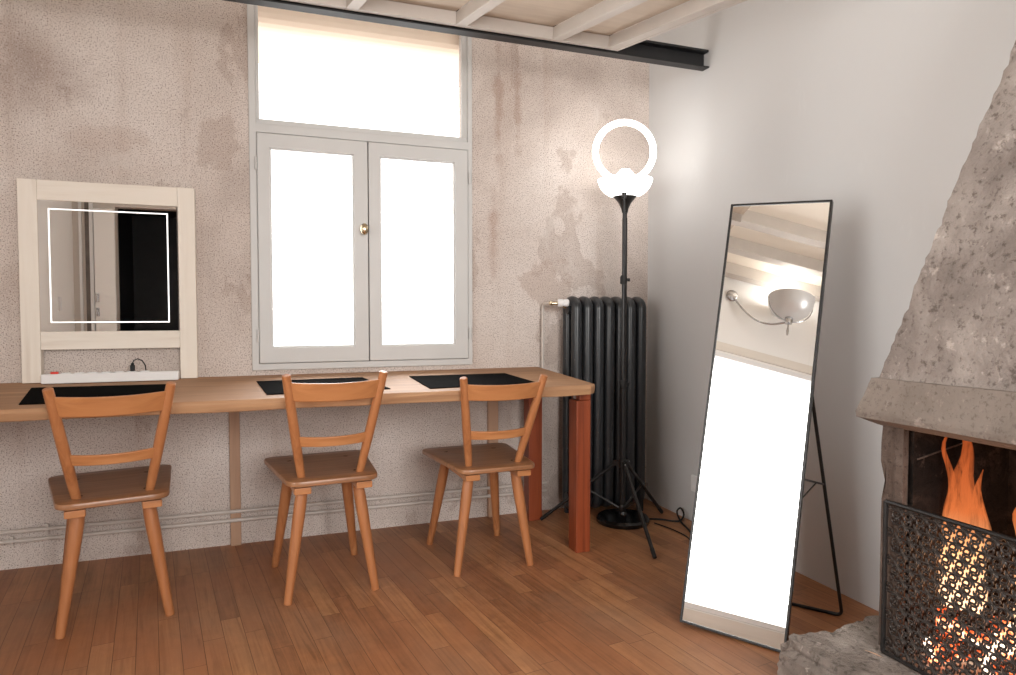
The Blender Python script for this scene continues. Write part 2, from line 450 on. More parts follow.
def tube(bm, pts, r, seg=12, cap=True, closed=False):
    pts = [Vector(p) for p in pts]; n = len(pts)
    rr = r if isinstance(r, (list, tuple)) else [r] * n
    up = None; rings = []
    for i, p in enumerate(pts):
        a = pts[i - 1] if (i > 0 or closed) else pts[i]
        b = pts[(i + 1) % n] if (i < n - 1 or closed) else pts[i]
        t = (b - a).normalized()
        if up is None:
            up = Vector((0, 0, 1)) if abs(t.z) < 0.9 else Vector((1, 0, 0))
        up = (up - t * up.dot(t)).normalized()
        s = t.cross(up)
        rings.append([bm.verts.new(p + (up * math.cos(2 * PI * k / seg) + s * math.sin(2 * PI * k / seg)) * rr[i]) for k in range(seg)])
    m = n if closed else n - 1
    for i in range(m):
        A, B = rings[i], rings[(i + 1) % n]
        for k in range(seg):
            bm.faces.new((A[k], A[(k + 1) % seg], B[(k + 1) % seg], B[k]))
    if cap and not closed:
        bm.faces.new(rings[0][::-1]); bm.faces.new(rings[-1])
    return bm

def lathe(bm, prof, c=(0, 0, 0), seg=32, axis='z'):
    rings = []
    for r, h in prof:
        ring = []
        for k in range(seg):
            a = 2 * PI * k / seg
            if axis == 'z': co = (c[0] + r * math.cos(a), c[1] + r * math.sin(a), c[2] + h)
            elif axis == 'y': co = (c[0] + r * math.cos(a), c[1] + h, c[2] + r * math.sin(a))
            else: co = (c[0] + h, c[1] + r * math.cos(a), c[2] + r * math.sin(a))
            ring.append(bm.verts.new(co))
        rings.append(ring)
    for A, B in zip(rings, rings[1:]):
        for k in range(seg): bm.faces.new((A[k], A[(k + 1) % seg], B[(k + 1) % seg], B[k]))
    if prof[0][0] > 1e-6: bm.faces.new(rings[0][::-1])
    if prof[-1][0] > 1e-6: bm.faces.new(rings[-1])
    bmesh.ops.remove_doubles(bm, verts=bm.verts[:], dist=1e-6)
    return bm

def wall_with_holes(axis, pos, t, u0, u1, z0, z1, holes):
    """wall normal to axis ('x' or 'y'), inner face at pos, thickness t (signed outward)"""
    us = sorted({u0, u1, *[h[0] for h in holes], *[h[1] for h in holes]})
    zs = sorted({z0, z1, *[h[2] for h in holes], *[h[3] for h in holes]})
    bm = bmesh.new()
    def solid(i, j):
        if i < 0 or j < 0 or i >= len(us) - 1 or j >= len(zs) - 1: return False
        uc = (us[i] + us[i + 1]) / 2; zc = (zs[j] + zs[j + 1]) / 2
        return not any(h[0] < uc < h[1] and h[2] < zc < h[3] for h in holes)
    def P(u, z, d): return (u, pos + d, z) if axis == 'y' else (pos + d, u, z)
    vc = {}
    def V(u, z, d):
        k = (u, z, d)
        if k not in vc: vc[k] = bm.verts.new(P(u, z, d))
        return vc[k]
    for i in range(len(us) - 1):
        for j in range(len(zs) - 1):
            if not solid(i, j): continue
            a, b, c, d = us[i], us[i + 1], zs[j], zs[j + 1]
            bm.faces.new((V(a, c, 0), V(b, c, 0), V(b, d, 0), V(a, d, 0)))
            bm.faces.new((V(a, c, t), V(a, d, t), V(b, d, t), V(b, c, t)))
            for (di, dj, p, q) in ((-1, 0, (a, c), (a, d)), (1, 0, (b, d), (b, c)), (0, -1, (b, c), (a, c)), (0, 1, (a, d), (b, d))):
                if not solid(i + di, j + dj):
                    bm.faces.new((V(*p, 0), V(*q, 0), V(*q, t), V(*p, t)))
    return bm

# ------------------------------------------------------------------ the room
XL, YR, ZC = -3.82, -5.0, 3.12
struct('floor', BM((XL - 0.2, 0.2, YR - 1.6, 0.2, -0.12, 0.0)), M['floor'])
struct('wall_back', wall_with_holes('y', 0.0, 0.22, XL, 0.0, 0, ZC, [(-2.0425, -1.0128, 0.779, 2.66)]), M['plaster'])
struct('wall_right', BM((0.0, 0.2, YR - 0.2, 0.22, 0, ZC)), M['wall_grey'])
struct('wall_left', wall_with_holes('x', XL, -0.2, YR - 0.15, 0.22, 0, ZC, [(-3.46, -1.9, 0.14, 2.28)]), M['wall_white'])
struct('wall_rear', wall_with_holes('y', YR, -0.15, XL, 0.0, 0, ZC, [(-3.43, -2.60, 0.0, 2.15), (-2.4, -0.5, 0.85, 2.4)]), M['wall_beige'])
struct('ceiling', BM((XL - 0.2, 0.2, YR - 0.2, 0.22, ZC, ZC + 0.15)), M['ceil'])
# unlit passage behind the open doorway
struct('wall_passage', BM((-3.56, -3.51, YR - 1.6, YR - 0.15, 0, 2.3), (-2.43, -2.38, YR - 1.6, YR - 0.15, 0, 2.3),
                          (-3.51, -2.43, YR - 1.6, YR - 1.55, 0, 2.3), (-3.51, -2.43, YR - 1.55, YR - 0.15, 2.25, 2.3)), M['steel'])
struct('baseboard_left', BM((XL, XL + 0.03, YR + 0.02, -0.9, 0.0, 0.13)), M['plinth_wood'])
struct('trim_1', BM((XL, XL + 0.02, YR + 0.02, 0.0, 2.30, 2.375)), M['plinth_wood'])
# exposed joists of the ceiling
k = 0
x = XL + 0.02
while k < 3:
    tag(obj('ceiling_joist', BM((x, x + 0.09, YR, 0.0, ZC - 0.11, ZC)), M['joist'], bevel=0.004),
        ('pale ceiling joist against the left wall, lowest of those reflected in the tall mirror', 'pale ceiling joist, second from the left wall, reflected in the tall mirror', 'pale ceiling joist, third from the left wall, reflected near the top of the tall mirror')[k] if k < 3 else 'pale painted ceiling joist high above the loft platform', 'beam', 'ceiling joists seen in the tall mirror' if k < 3 else 'ceiling joists above the loft platform')
    k += 1
    x += 0.425

# window 1 (over the desk)
WX0, WX1, WZ0, WZ1 = -2.0425, -1.0128, 0.779, 2.66
w1 = bpy.data.objects.new('window_1', None); COL.objects.link(w1); w1['kind'] = 'structure'
w1.location = ((WX0 + WX1) / 2, 0.0, WZ0)
def wl(bm):
    for v in bm.verts: v.co -= Vector(w1.location)
    return bm
CZ0, CZ1, TZ0 = 0.8096, 1.838, 1.90
CXL, CXR = -2.012, -1.036
fr = wall_with_holes('y', -0.012, 0.082, WX0, WX1, WZ0, WZ1, [(CXL, CXR, CZ0, CZ1), (CXL, CXR, TZ0 - 0.022, WZ1 - 0.05)])
# rebate the casements close against
for bx in ((CXL, CXL + 0.016, 0.034, 0.06, CZ0, CZ1), (CXR - 0.016, CXR, 0.034, 0.06, CZ0, CZ1), (CXL + 0.016, CXR - 0.016, 0.034, 0.06, CZ0, CZ0 + 0.016),
           (CXL + 0.016, CXR - 0.016, 0.034, 0.06, CZ1 - 0.016, CZ1), (-1.544, -1.504, 0.034, 0.06, CZ0 + 0.016, CZ1 - 0.016)):
    box(fr, *bx)
struct('window_frame', wl(fr), M['window_paint'], w1, bevel=0.003)
struct('transom_bead', wl(BM((CXL, CXR, 0.0, 0.02, TZ0 - 0.022, TZ0), (CXL, CXL + 0.014, 0.0, 0.02, TZ0, WZ1 - 0.05),
                             (CXR - 0.026, CXR, 0.0, 0.02, TZ0, WZ1 - 0.05))), M['window_paint'], w1, bevel=0.002)
struct('transom_pane', wl(BM((CXL, CXR, 0.03, 0.034, TZ0 - 0.022, WZ1 - 0.05))), M['pane'], w1)
XM = -1.524
def casement(x0, x1, gx0, gx1, hinge_x):
    gz0, gz1 = 0.881, 1.772
    b = wall_with_holes('y', -0.02, 0.05, x0, x1, CZ0 + 0.002, CZ1 - 0.003, [(gx0, gx1, gz0, gz1)])
    c = struct('casement', wl(b), M['window_paint'], w1, bevel=0.003)
    struct('glazing_bead', wl(BM((gx0, gx0 + 0.006, -0.008, 0.0, gz0, gz1), (gx1 - 0.006, gx1, -0.008, 0.0, gz0, gz1),
                                 (gx0 + 0.006, gx1 - 0.006, -0.008, 0.0, gz0, gz0 + 0.006), (gx0 + 0.006, gx1 - 0.006, -0.008, 0.0, gz1 - 0.006, gz1))), M['window_paint'], c)
    struct('pane', wl(BM((gx0, gx1, 0.004, 0.008, gz0, gz1))), M['pane'], c)
    for hz in (0.935, 1.70):
        hb = bmesh.new(); lathe(hb, [(0.0055, -0.028), (0.0055, 0.028)], (hinge_x, -0.022, hz), 12)
        lathe(hb, [(0.007, -0.002), (0.007, 0.002)], (hinge_x, -0.022, hz), 12)
        struct('hinge', wl(hb), M['window_paint'], c, smooth=True)
    return c
casement(CXL + 0.002, XM - 0.002, -1.957, -1.590, CXL - 0.004)
casement(XM + 0.002, CXR - 0.002, -1.468, -1.104, CXR + 0.006)
kb = bmesh.new()
lathe(kb, [(0.0, -0.052), (0.012, -0.050), (0.017, -0.044), (0.018, -0.036), (0.012, -0.030), (0.007, -0.026), (0.007, 0)], (0, 0, 0), 20, 'y')
for v in kb.verts: v.co.z *= 1.5
for v in kb.verts: v.co += Vector((-1.548, -0.018, 1.425))
lathe(kb, [(0.0, -0.024), (0.014, -0.024), (0.016, -0.018)], (-1.548, 0, 1.425), 20, 'y')
struct('window_knob', wl(kb), M['brass'], w1, smooth=True)

# cream box added outside that window, imitating the shade band on its upper glass
tag(obj('shade_band_box', BM((-4.2, 0.6, 0.222, 0.80, 2.40, 3.3)), M['render'], bevel=0.06, seg=4), 'cream box added outside the tall window as the shade band on its upper glass', 'shade band')

# window 2 (added in the unseen rear wall to let the key light in)
w2 = bpy.data.objects.new('added_rear_window', None); COL.objects.link(w2); w2['kind'] = 'structure'
w2.location = (-1.45, YR, 0.85)
def wl2(bm):
    for v in bm.verts: v.co -= Vector(w2.location)
    return bm
struct('window_frame', wl2(BM((-2.4, -2.34, YR - 0.1, YR + 0.01, 0.85, 2.4), (-0.56, -0.5, YR - 0.1, YR + 0.01, 0.85, 2.4),
                              (-2.34, -0.56, YR - 0.1, YR + 0.01, 0.85, 0.91), (-2.34, -0.56, YR - 0.1, YR + 0.01, 2.34, 2.4),
                              (-1.475, -1.425, YR - 0.1, YR + 0.01, 0.91, 2.34))), M['window_paint'], w2, bevel=0.004)
struct('pane', wl2(BM((-2.34, -1.475, YR - 0.06, YR - 0.055, 0.91, 2.34))), M['pane'], w2)
struct('pane', wl2(BM((-1.425, -0.56, YR - 0.06, YR - 0.055, 0.91, 2.34))), M['pane'], w2)

# window 3 (added to light the room, shows white in the standing mirror)
w3 = bpy.data.objects.new('added_left_window', None); COL.objects.link(w3); w3['kind'] = 'structure'
w3.location = (XL, -2.68, 0.14)
def wl3(bm):
    for v in bm.verts: v.co -= Vector(w3.location)
    return bm
struct('window_frame', wl3(BM((XL - 0.1, XL + 0.01, -3.46, -3.40, 0.14, 2.28), (XL - 0.1, XL + 0.01, -1.96, -1.9, 0.14, 2.28),
                              (XL - 0.1, XL + 0.01, -3.40, -1.96, 0.14, 0.18), (XL - 0.1, XL + 0.01, -3.40, -1.96, 2.24, 2.28))), M['white_plastic'], w3, bevel=0.004)
struct('pane', wl3(BM((XL - 0.06, XL - 0.055, -3.40, -1.96, 0.18, 2.24))), M['pane'], w3)

# door 1: open doorway in the rear wall, with its leaf folded back
d1 = bpy.data.objects.new('door_1', None); COL.objects.link(d1); d1['kind'] = 'structure'
d1.location = (-3.36, YR, 0)
def dl(bm):
    for v in bm.verts: v.co -= Vector(d1.location)
    return bm
lf = struct('door_leaf', dl(BM((-3.62, -3.43, YR + 0.012, YR + 0.052, 0.01, 2.12))), M['wall_white'], d1, bevel=0.004)
struct('door_frame', dl(BM((-3.665, -3.63, YR + 0.002, YR + 0.03, 0.0, 2.2), (-3.76, -3.735, YR + 0.002, YR + 0.03, 0.0, 2.2))), M['white_plastic'], d1)
struct('door_edge', dl(BM((-3.705, -3.668, YR + 0.002, YR + 0.02, 0.0, 2.2))), M['flange'], d1)
for hz in (1.04, 1.19):
    struct('door_handle', dl(BM((-3.605, -3.58, YR + 0.052, YR + 0.085, hz - 0.045, hz + 0.045))), M['chrome'], lf, bevel=0.006)

# ------------------------------------------------------------------ steel beam and loft platform overhead
bt = thing('steel_beam', 'dark steel channel beam carrying the loft, running above the window into the right wall', 'beam', (-1.9, -0.5, 2.19))
def bl(bm):
    for v in bm.verts: v.co -= Vector((-1.9, -0.5, 2.19))
    return bm
obj('web', bl(BM((XL + 0.01, -0.003, -0.485, -0.477, 2.200, 2.268))), M['steel'], bt)
obj('lower_flange', bl(BM((XL + 0.01, -0.003, -0.528, -0.477, 2.193, 2.199))), M['steel'], bt)
obj('upper_flange', bl(BM((XL + 0.01, -0.003, -0.522, -0.477, 2.268, 2.278))), M['steel'], bt)

lt = thing('loft_platform', 'sloping loft platform of white joists and pale boards resting on the dark steel beam', 'platform', (-0.45, -0.53, 2.203))
dv = Vector((0.126, -0.987, -0.104)).normalized()
sx = Vector((1, 0, 0)); upv = sx.cross(-dv).normalized() * 1.0
if upv.z < 0: upv = -upv
LEN = 1.12
def slab(x0, x1, s0, s1, h0, h1, n=1):
    bm = bmesh.new(); vs_ = []
    for h in (h0, h1):
        for s in (s0, s1):
            for xx in (x0, x1):
                vs_.append(bm.verts.new(sx * xx + dv * s + upv * h + Vector((0, 0, 0))))
    for f in ((0, 1, 3, 2), (4, 6, 7, 5), (0, 4, 5, 1), (2, 3, 7, 6), (0, 2, 6, 4), (1, 5, 7, 3)):
        bm.faces.new([vs_[i] for i in f])
    return bm
ORX = -0.45
jx = [-0.560, -0.827, -1.253, -1.685, -2.115, -2.545, -2.975, -3.405]
for i, xx in enumerate(jx):
    obj('joist', slab(xx - ORX, xx - ORX + 0.046, 0.0, LEN, 0.0, 0.05), M['joist'], lt, bevel=0.002)
obj('edge_batten', slab(jx[0] - ORX + 0.0475, jx[0] - ORX + 0.066, 0.0, LEN, 0.0, 0.04), M['joist'], lt, bevel=0.002)
for i in range(len(jx) - 1):
    obj('joist', slab(jx[i + 1] - ORX + 0.0465, jx[i] - ORX - 0.0005, 0.0, 0.03, 0.0, 0.05), M['joist'], lt, bevel=0.002, label='short cross joist along the beam')
    obj('board', slab(jx[i + 1] - ORX + 0.0465, jx[i] - ORX - 0.0005, 0.0, LEN, 0.051, 0.063), M['board'], lt)

# ------------------------------------------------------------------ desk
DZ = 0.757
desk = thing('long_desk', 'long plank desk fixed along the plaster wall on red-brown square posts', 'desk', (-2.2, -0.4, 0))
DO = Vector((-2.2, -0.4, 0))
def dk(bm):
    for v in bm.verts: v.co -= DO
    return bm
# top: live-edged plank
bm = bmesh.new()
nx = 90
def front_y(x):
    t = (x + 0.837) / -2.96
    return -0.764 + 0.014 * t + 0.010 * noise.noise(Vector((x * 2.2, 3, 0))) + 0.004 * noise.noise(Vector((x * 9, 1, 0)))
tops, bots, mids, btop, bbot = [], [], [], [], []
for i in range(nx + 1):
    f = i / nx
    xx = -3.78 + (3.78 - 0.703) * f
    yb = -0.002
    yf = front_y(xx)
    cx = 0.0
    if xx > -0.743:  # rounded front corner
        q = (xx + 0.743) / 0.040
        yf += 0.03 * (1 - math.sqrt(max(0, 1 - q * q)))
    ux = xx + (0)
    xb = xx if xx < -1.2 else -1.2 + (xx + 1.2) * ((1.2 - 0.654) / (1.2 - 0.703))   # the end is cut at a slant
    th = 0.040 + 0.004 * noise.noise(Vector((xx * 4, 7, 0)))
    btop.append(bm.verts.new((xb, yb, DZ))); bbot.append(bm.verts.new((xb, yb, DZ - th)))
    tops.append(bm.verts.new((xx, yf + 0.006, DZ))); mids.append(bm.verts.new((xx, yf, DZ - 0.012)))
    bots.append(bm.verts.new((xx, yf + 0.008, DZ - th)))
for i in range(nx):
    for A, B in ((btop, tops), (tops, mids), (mids, bots), (bots, bbot), (bbot, btop)):
        bm.faces.new((A[i], B[i], B[i + 1], A[i + 1]))
for i in (0, nx): bm.faces.new((btop[i], tops[i], mids[i], bots[i], bbot[i]))
for v in bm.verts: v.co.z += 0.02 * v.co.y   # the plank falls slightly to the front
obj('desktop', dk(bm), M['desk_wood'], desk, bevel=0.003)
zt = DZ - 0.065
obj('leg', dk(BM((-0.741, -0.673, -0.634, -0.556, 0, zt - 0.03), (-0.728, -0.673, -0.634, -0.556, zt - 0.03, zt))), M['red_wood'], desk, bevel=0.004)
obj('leg', dk(BM((-0.766, -0.694, -0.152, -0.08, 0, zt))), M['red_wood'], desk, bevel=0.004)
obj('leg', dk(BM((-3.6, -3.53, -0.72, -0.65, 0, zt))), M['red_wood'], desk, bevel=0.004)
obj('bracket', dk(BM((-0.755, -0.69, -0.64, -0.56, zt, zt + 0.005), (-0.7295, -0.728, -0.6, -0.575, zt - 0.06, zt))), M['chrome'], desk)
for bx0, bx1 in ((-2.142, -2.098), (-0.934, -0.880)):
    obj('wall_post', dk(BM((bx0, bx1, -0.022, -0.002, 0, zt))), M['post_wood'], desk, bevel=0.002)

# desk mats
def desk_mat(pts, label):
    bm = bmesh.new(); c = sum((Vector((p[0], p[1], 0)) for p in pts), Vector()) / 4
    lo = [bm.verts.new((p[0] - c.x, p[1] - c.y, 0.02 * (p[1] - c.y))) for p in pts]; hi = [bm.verts.new((p[0] - c.x, p[1] - c.y, 0.003 + 0.02 * (p[1] - c.y))) for p in pts]
    bm.faces.new(lo[::-1]); bm.faces.new(hi)
    for i in range(4): bm.faces.new((lo[i], lo[(i + 1) % 4], hi[(i + 1) % 4], hi[i]))
    tag(obj('desk_mat', bm, M['black_mat'], loc=(c.x, c.y, DZ + 0.0008 + 0.02 * c.y), bevel=0.0008), label, 'mat', 'black desk mats')
desk_mat([(-2.735, -0.665), (-2.288, -0.68), (-2.36, -0.25), (-2.82, -0.222)], 'black rectangular desk mat in front of the square vanity mirror')
desk_mat([(-1.987, -0.665), (-1.539, -0.64), (-1.59, -0.236), (-2.024, -0.254)], 'black rectangular desk mat below the window, behind the middle chair')
desk_mat([(-1.393, -0.68), (-0.926, -0.64), (-0.933, -0.262), (-1.386, -0.257)], 'black rectangular desk mat nearest the right end of the desk')

# ------------------------------------------------------------------ chairs
def chair_proto():
    t = thing('dining_chair', '', 'chair', group='wooden chairs pushed up to the desk')
    def seat():
        bm = bmesh.new()
        # rounded trapezoid outline
        out = []
        corners = [(-0.158, -0.262, 0.05), (0.158, -0.262, 0.05), (0.205, 0.215, 0.045), (-0.205, 0.215, 0.045)]
        n = len(corners)
        for i, (cx, cy, r) in enumerate(corners):
            p = Vector((cx, cy)); a = (Vector(corners[i - 1][:2]) - p).normalized(); b = (Vector(corners[(i + 1) % n][:2]) - p).normalized()
            for s in range(7):
                tt = s / 6
                q = (p + a * r) * (1 - tt) ** 2 + p * 2 * tt * (1 - tt) + (p + b * r) * tt ** 2
                out.append(q)
        prof = [(-0.021, 0.006), (-0.018, 0.001), (-0.008, 0.0), (-0.002, 0.002), (0.0, 0.008)]
        rings = []
        for z, ins in prof:
            rings.append([bm.verts.new((q.x * (1 - ins / 0.2), (q.y + 0.02) * (1 - ins / 0.24) - 0.02, 0.447 + z)) for q in out])
        for A, B in zip(rings, rings[1:]):
            for k in range(len(out)): bm.faces.new((A[k], A[(k + 1) % len(out)], B[(k + 1) % len(out)], B[k]))
        bm.faces.new(rings[0][::-1])
        # hollowed top
        prev = rings[-1]
        for f, dz in ((0.8, -0.001), (0.55, -0.004), (0.25, -0.006)):
            cur = [bm.verts.new((v.co.x * f / 1, (v.co.y + 0.02) * f - 0.02, 0.447 + dz)) for v in rings[-1]]
            for k in range(len(out)): bm.faces.new((prev[k], prev[(k + 1) % len(out)], cur[(k + 1) % len(out)], cur[k]))
            prev = cur
        bm.faces.new(prev)
        return bm
    s = obj('seat', seat(), M['seat_wood'], t, smooth=True)
    # wedged tenon ends showing on the seat
    for px, py in ((-0.10, -0.15), (0.10, -0.15), (-0.115, 0.12), (0.115, 0.12)):
        b = bmesh.new(); lathe(b, [(0.0, 0.0), (0.013, 0.0), (0.013, 0.0035), (0.0, 0.0035)], (px, py, 0.4405), 14)
        obj('tenon', b, M['chair_dark'], s)
    for px in (-0.108, 0.108):
        obj('cleat', BM((px - 0.029, px + 0.029, -0.245, 0.185, 0.397, 0.421)), M['chair_wood_x'], t, bevel=0.003)
    for sgn in (-1, 1):
        for top, foot in (((0.100 * sgn, -0.165, 0.400), (0.158 * sgn, -0.190, 0.0)), ((0.110 * sgn, 0.125, 0.400), (0.162 * sgn, 0.208, 0.0))):
            b = bmesh.new(); T, F = Vector(top), Vector(foot)
            pts = [F.lerp(T, k / 8) for k in range(9)]
            rr = [0.0145 + 0.0075 * min(1, (k / 8) / 0.75) for k in range(8)] + [0.020]
            tube(b, pts, rr, 16)
            leg = obj('leg', b, M['chair_wood'], t, smooth=True)
            b = bmesh.new(); lathe(b, [(0.011, 0.0), (0.011, 0.006)], (foot[0], foot[1], -0.004 + 0.004), 12)
            obj('glide', b, M['rubber'], leg)
    tops = []
    for sgn in (-1, 1):
        A = Vector((0.104 * sgn, -0.178, 0.438)); B = Vector((0.166 * sgn, -0.305, 0.817))
        b = bmesh.new()
        tube(b, [A.lerp(B, k / 8) for k in range(9)] + [B + (B - A).normalized() * 0.003],
             [0.0140, 0.0152, 0.0162, 0.017, 0.0170, 0.0166, 0.016, 0.0155, 0.0148, 0.0115], 16)
        obj('back_post', b, M['chair_wood'], t, smooth=True)
        tops.append((A, B))
    def rail(z0, z1, th, bow, name):
        b = bmesh.new(); n = 16; rings = []
        for i in range(n + 1):
            f = i / n * 2 - 1
            row = []
            for z in (z0, z1):
                zz = z + (0.006 * (1 - f * f) * (-1 if z == z1 else -0.6))
                q = (zz - 0.438) / (0.817 - 0.438)
                xh = 0.104 + (0.166 - 0.104) * q; yc = -0.178 + (-0.305 + 0.178) * q
                y = yc - bow * (1 - f * f)
                row += [(f * xh, y - th / 2, zz), (f * xh, y + th / 2, zz)]
            rings.append([b.verts.new(p) for p in (row[0], row[1], row[3], row[2])])
        for A, B in zip(rings, rings[1:]):
            for k in range(4): b.faces.new((A[k], A[(k + 1) % 4], B[(k + 1) % 4], B[k]))
        b.faces.new(rings[0][::-1]); b.faces.new(rings[-1])
        return obj(name, b, M['chair_wood_x'], t, smooth=True, bevel=0.003)
    rail(0.728, 0.794, 0.014, 0.034, 'back_rail')
    rail(0.562, 0.600, 0.013, 0.026, 'back_rail')
    return t
M['chair_dark'] = plain('dark_end_grain', hexc(84, 52, 36), 0.6)

def copy_thing(src, loc, rz, label):
    r = src.copy(); COL.objects.link(r); r.location = loc; r.rotation_euler = (0, 0, rz); r['label'] = label
    for ch in list(src.children):
        c = ch.copy(); COL.objects.link(c); c.parent = r
        for g in list(ch.children):
            d = g.copy(); COL.objects.link(d); d.parent = c
    return r
ch = chair_proto()
ch.location = (-2.502, -0.522, 0); ch.rotation_euler = (0, 0, math.radians(11)); ch.scale = (1, 1, 0.99)
ch['label'] = 'wooden slat-back chair in front of the square vanity mirror'
c2 = copy_thing(ch, (-1.785, -0.530, 0), math.radians(4.5), 'wooden slat-back chair below the left half of the window')
c3 = copy_thing(ch, (-1.137, -0.497, 0), math.radians(1.5), 'wooden slat-back chair nearest the radiator and the desk end')
c2.scale = (1, 1, 1.012); c3.scale = (1, 1, 0.97)

# ------------------------------------------------------------------ vanity mirror on the desk
vm = thing('vanity_mirror', 'square lit vanity mirror in a raw pine frame standing on the desk', 'mirror', (-2.58, -0.04, DZ + 0.0005))
def vl(bm):
    for v in bm.verts: v.co -= Vector((-2.58, -0.04, DZ))
    return bm
Y0, Y1 = -0.05, -0.006
obj('stile', vl(BM((-2.898, -2.832, Y0, Y1, DZ, 1.567))), M['pale_wood'], vm, bevel=0.002)
obj('stile', vl(BM((-2.328, -2.262, Y0, Y1, DZ, 1.567))), M['pale_wood'], vm, bevel=0.002)
obj('rail', vl(BM((-2.8315, -2.3285, Y0 + 0.001, Y1, 1.487, 1.5665))), M['pale_wood_x'], vm, bevel=0.002)
obj('rail', vl(BM((-2.8315, -2.3285, Y0 + 0.001, Y1, 0.889, 0.962))), M['pale_wood_x'], vm, bevel=0.002)
mg = obj('mirror_glass', vl(BM((-2.831, -2.333, -0.044, -0.038, 0.9625, 1.4865))), M['mirror'], vm)
a, b_, c_, d_ = -2.797, -2.366, 0.997, 1.456
obj('light_strip', vl(BM((a, b_, -0.0446, -0.0438, c_, c_ + 0.005), (a, b_, -0.0446, -0.0438, d_ - 0.005, d_),
                         (a, a + 0.005, -0.0446, -0.0438, c_ + 0.005, d_ - 0.005), (b_ - 0.005, b_, -0.0446, -0.0438, c_ + 0.005, d_ - 0.005))), M['led'], mg, label='glowing white line')

# power strip
ps = thing('power_strip', 'white multi-socket power strip lying under the vanity mirror', 'power strip', (-2.575, -0.085, DZ + 0.0))
obj('housing', BM((-0.245, 0.245, -0.022, 0.022, 0, 0.038)), M['white_plastic'], ps, bevel=0.004)
for i in range(7):
    sx0 = -0.165 + i * 0.047
    b = bmesh.new(); lathe(b, [(0.018, 0.037), (0.0185, 0.0405), (0.016, 0.0405), (0.015, 0.0385), (0.0, 0.0385)], (sx0, 0, 0), 20)
    obj('socket', b, M['white_plastic'], ps, smooth=True)
obj('switch', BM((-0.215, -0.190, -0.010, 0.010, 0.036, 0.046)), M['red'], ps, bevel=0.002, label='small red rocker switch')
cord = thing('mirror_cord', 'short black cord plugged into the white power strip', 'cable', (-2.503, -0.085, DZ + 0.0405))
obj('plug', BM((-0.008, 0.008, -0.009, 0.009, 0, 0.026), (-0.006, 0.006, -0.006, 0.006, 0.026, 0.034)), M['rubber'], cord, bevel=0.003)
b = bmesh.new()
tube(b, [(0.0, 0, 0.03), (0.004, 0.002, 0.044), (0.018, 0.008, 0.05), (0.033, 0.018, 0.042), (0.042, 0.03, 0.022), (0.045, 0.035, -0.01), (0.045, 0.037, -0.036), (0.03, 0.039, -0.0385), (-0.05, 0.040, -0.0385)], 0.0024, 8)
obj('cable', b, M['rubber'], cord, smooth=True)

# ------------------------------------------------------------------ radiator
rad = thing('radiator', 'tall charcoal column radiator in the corner of the room', 'radiator', (-0.35, -0.13, 0))
N_SEC = 7
for i in range(N_SEC):
    cx = -0.523 + 0.0617 * i + 0.35
    b = bmesh.new()
    r = 0.0268
    yf_, yb_ = -0.055, 0.045
    pts = [(cx, yf_, 0.085)]
    pts += [(cx, yf_, z) for z in (0.3, 0.6, 0.9, 1.05)]
    n = 8
    for k in range(n + 1):
        an = PI - PI * k / n
        pts.append((cx, (yf_ + yb_) / 2 + 0.05 * math.cos(an), 1.062 + 0.034 * math.sin(an)))
    pts += [(cx, yb_, z) for z in (1.05, 0.6, 0.085)]
    for k in range(1, n):
        an = -PI * k / n
        pts.append((cx, (yf_ + yb_) / 2 + 0.05 * math.cos(an), 0.085 + 0.03 * math.sin(an)))
    tube(b, pts, r, 16, closed=True)
    # hubs joining to the next section
    for hz in (0.10, 1.055):
        lathe(b, [(0.024, -0.0308), (0.024, 0.0308)], (cx, -0.005, hz), 14, 'x')
    sec = obj('section', b, M['radiator'], rad, smooth=True)
    if i in (0, N_SEC - 1):
        obj('foot', BM((cx - 0.014, cx + 0.014, -0.07, -0.045, 0, 0.06)), M['radiator'], rad, bevel=0.004)
        obj('foot', BM((cx - 0.014, cx + 0.014, 0.035, 0.06, 0, 0.06)), M['radiator'], rad, bevel=0.004)
vv = bmesh.new()
lathe(vv, [(0.0, 0), (0.018, 0.001), (0.0205, 0.004), (0.0205, 0.024), (0.017, 0.027), (0.0155, 0.030), (0.0185, 0.033), (0.0185, 0.050), (0.013, 0.056), (0.0, 0.056)], (0, 0, 0), 24, 'x')
mt = Matrix.Rotation(math.radians(-28), 4, 'Z')
for v in vv.verts: v.co = mt @ v.co + Vector((-0.256, -0.012, 1.087))
obj('valve_head', vv, M['white_plastic'], rad, smooth=True, label='white thermostatic valve head')
vv = bmesh.new(); tube(vv, [(-0.292, 0.01, 1.085), (-0.245, -0.003, 1.085), (-0.21, -0.005, 1.07)], [0.008, 0.010, 0.012], 14)
lathe(vv, [(0.012, -0.005), (0.012, 0.005)], (-0.288, 0.008, 1.085), 6, 'x')
obj('valve_body', vv, M['brass'], rad, smooth=True)
vv = bmesh.new(); tube(vv, [(0.22, -0.005, 0.10), (0.245, -0.005, 0.10), (0.262, -0.005, 0.10)], [0.02, 0.014, 0.014], 12)
tube(vv, [(0.262, -0.005, 0.085), (0.262, -0.005, 0.13)], 0.011, 10)
obj('drain_cap', vv, M['chrome'], rad, smooth=True)

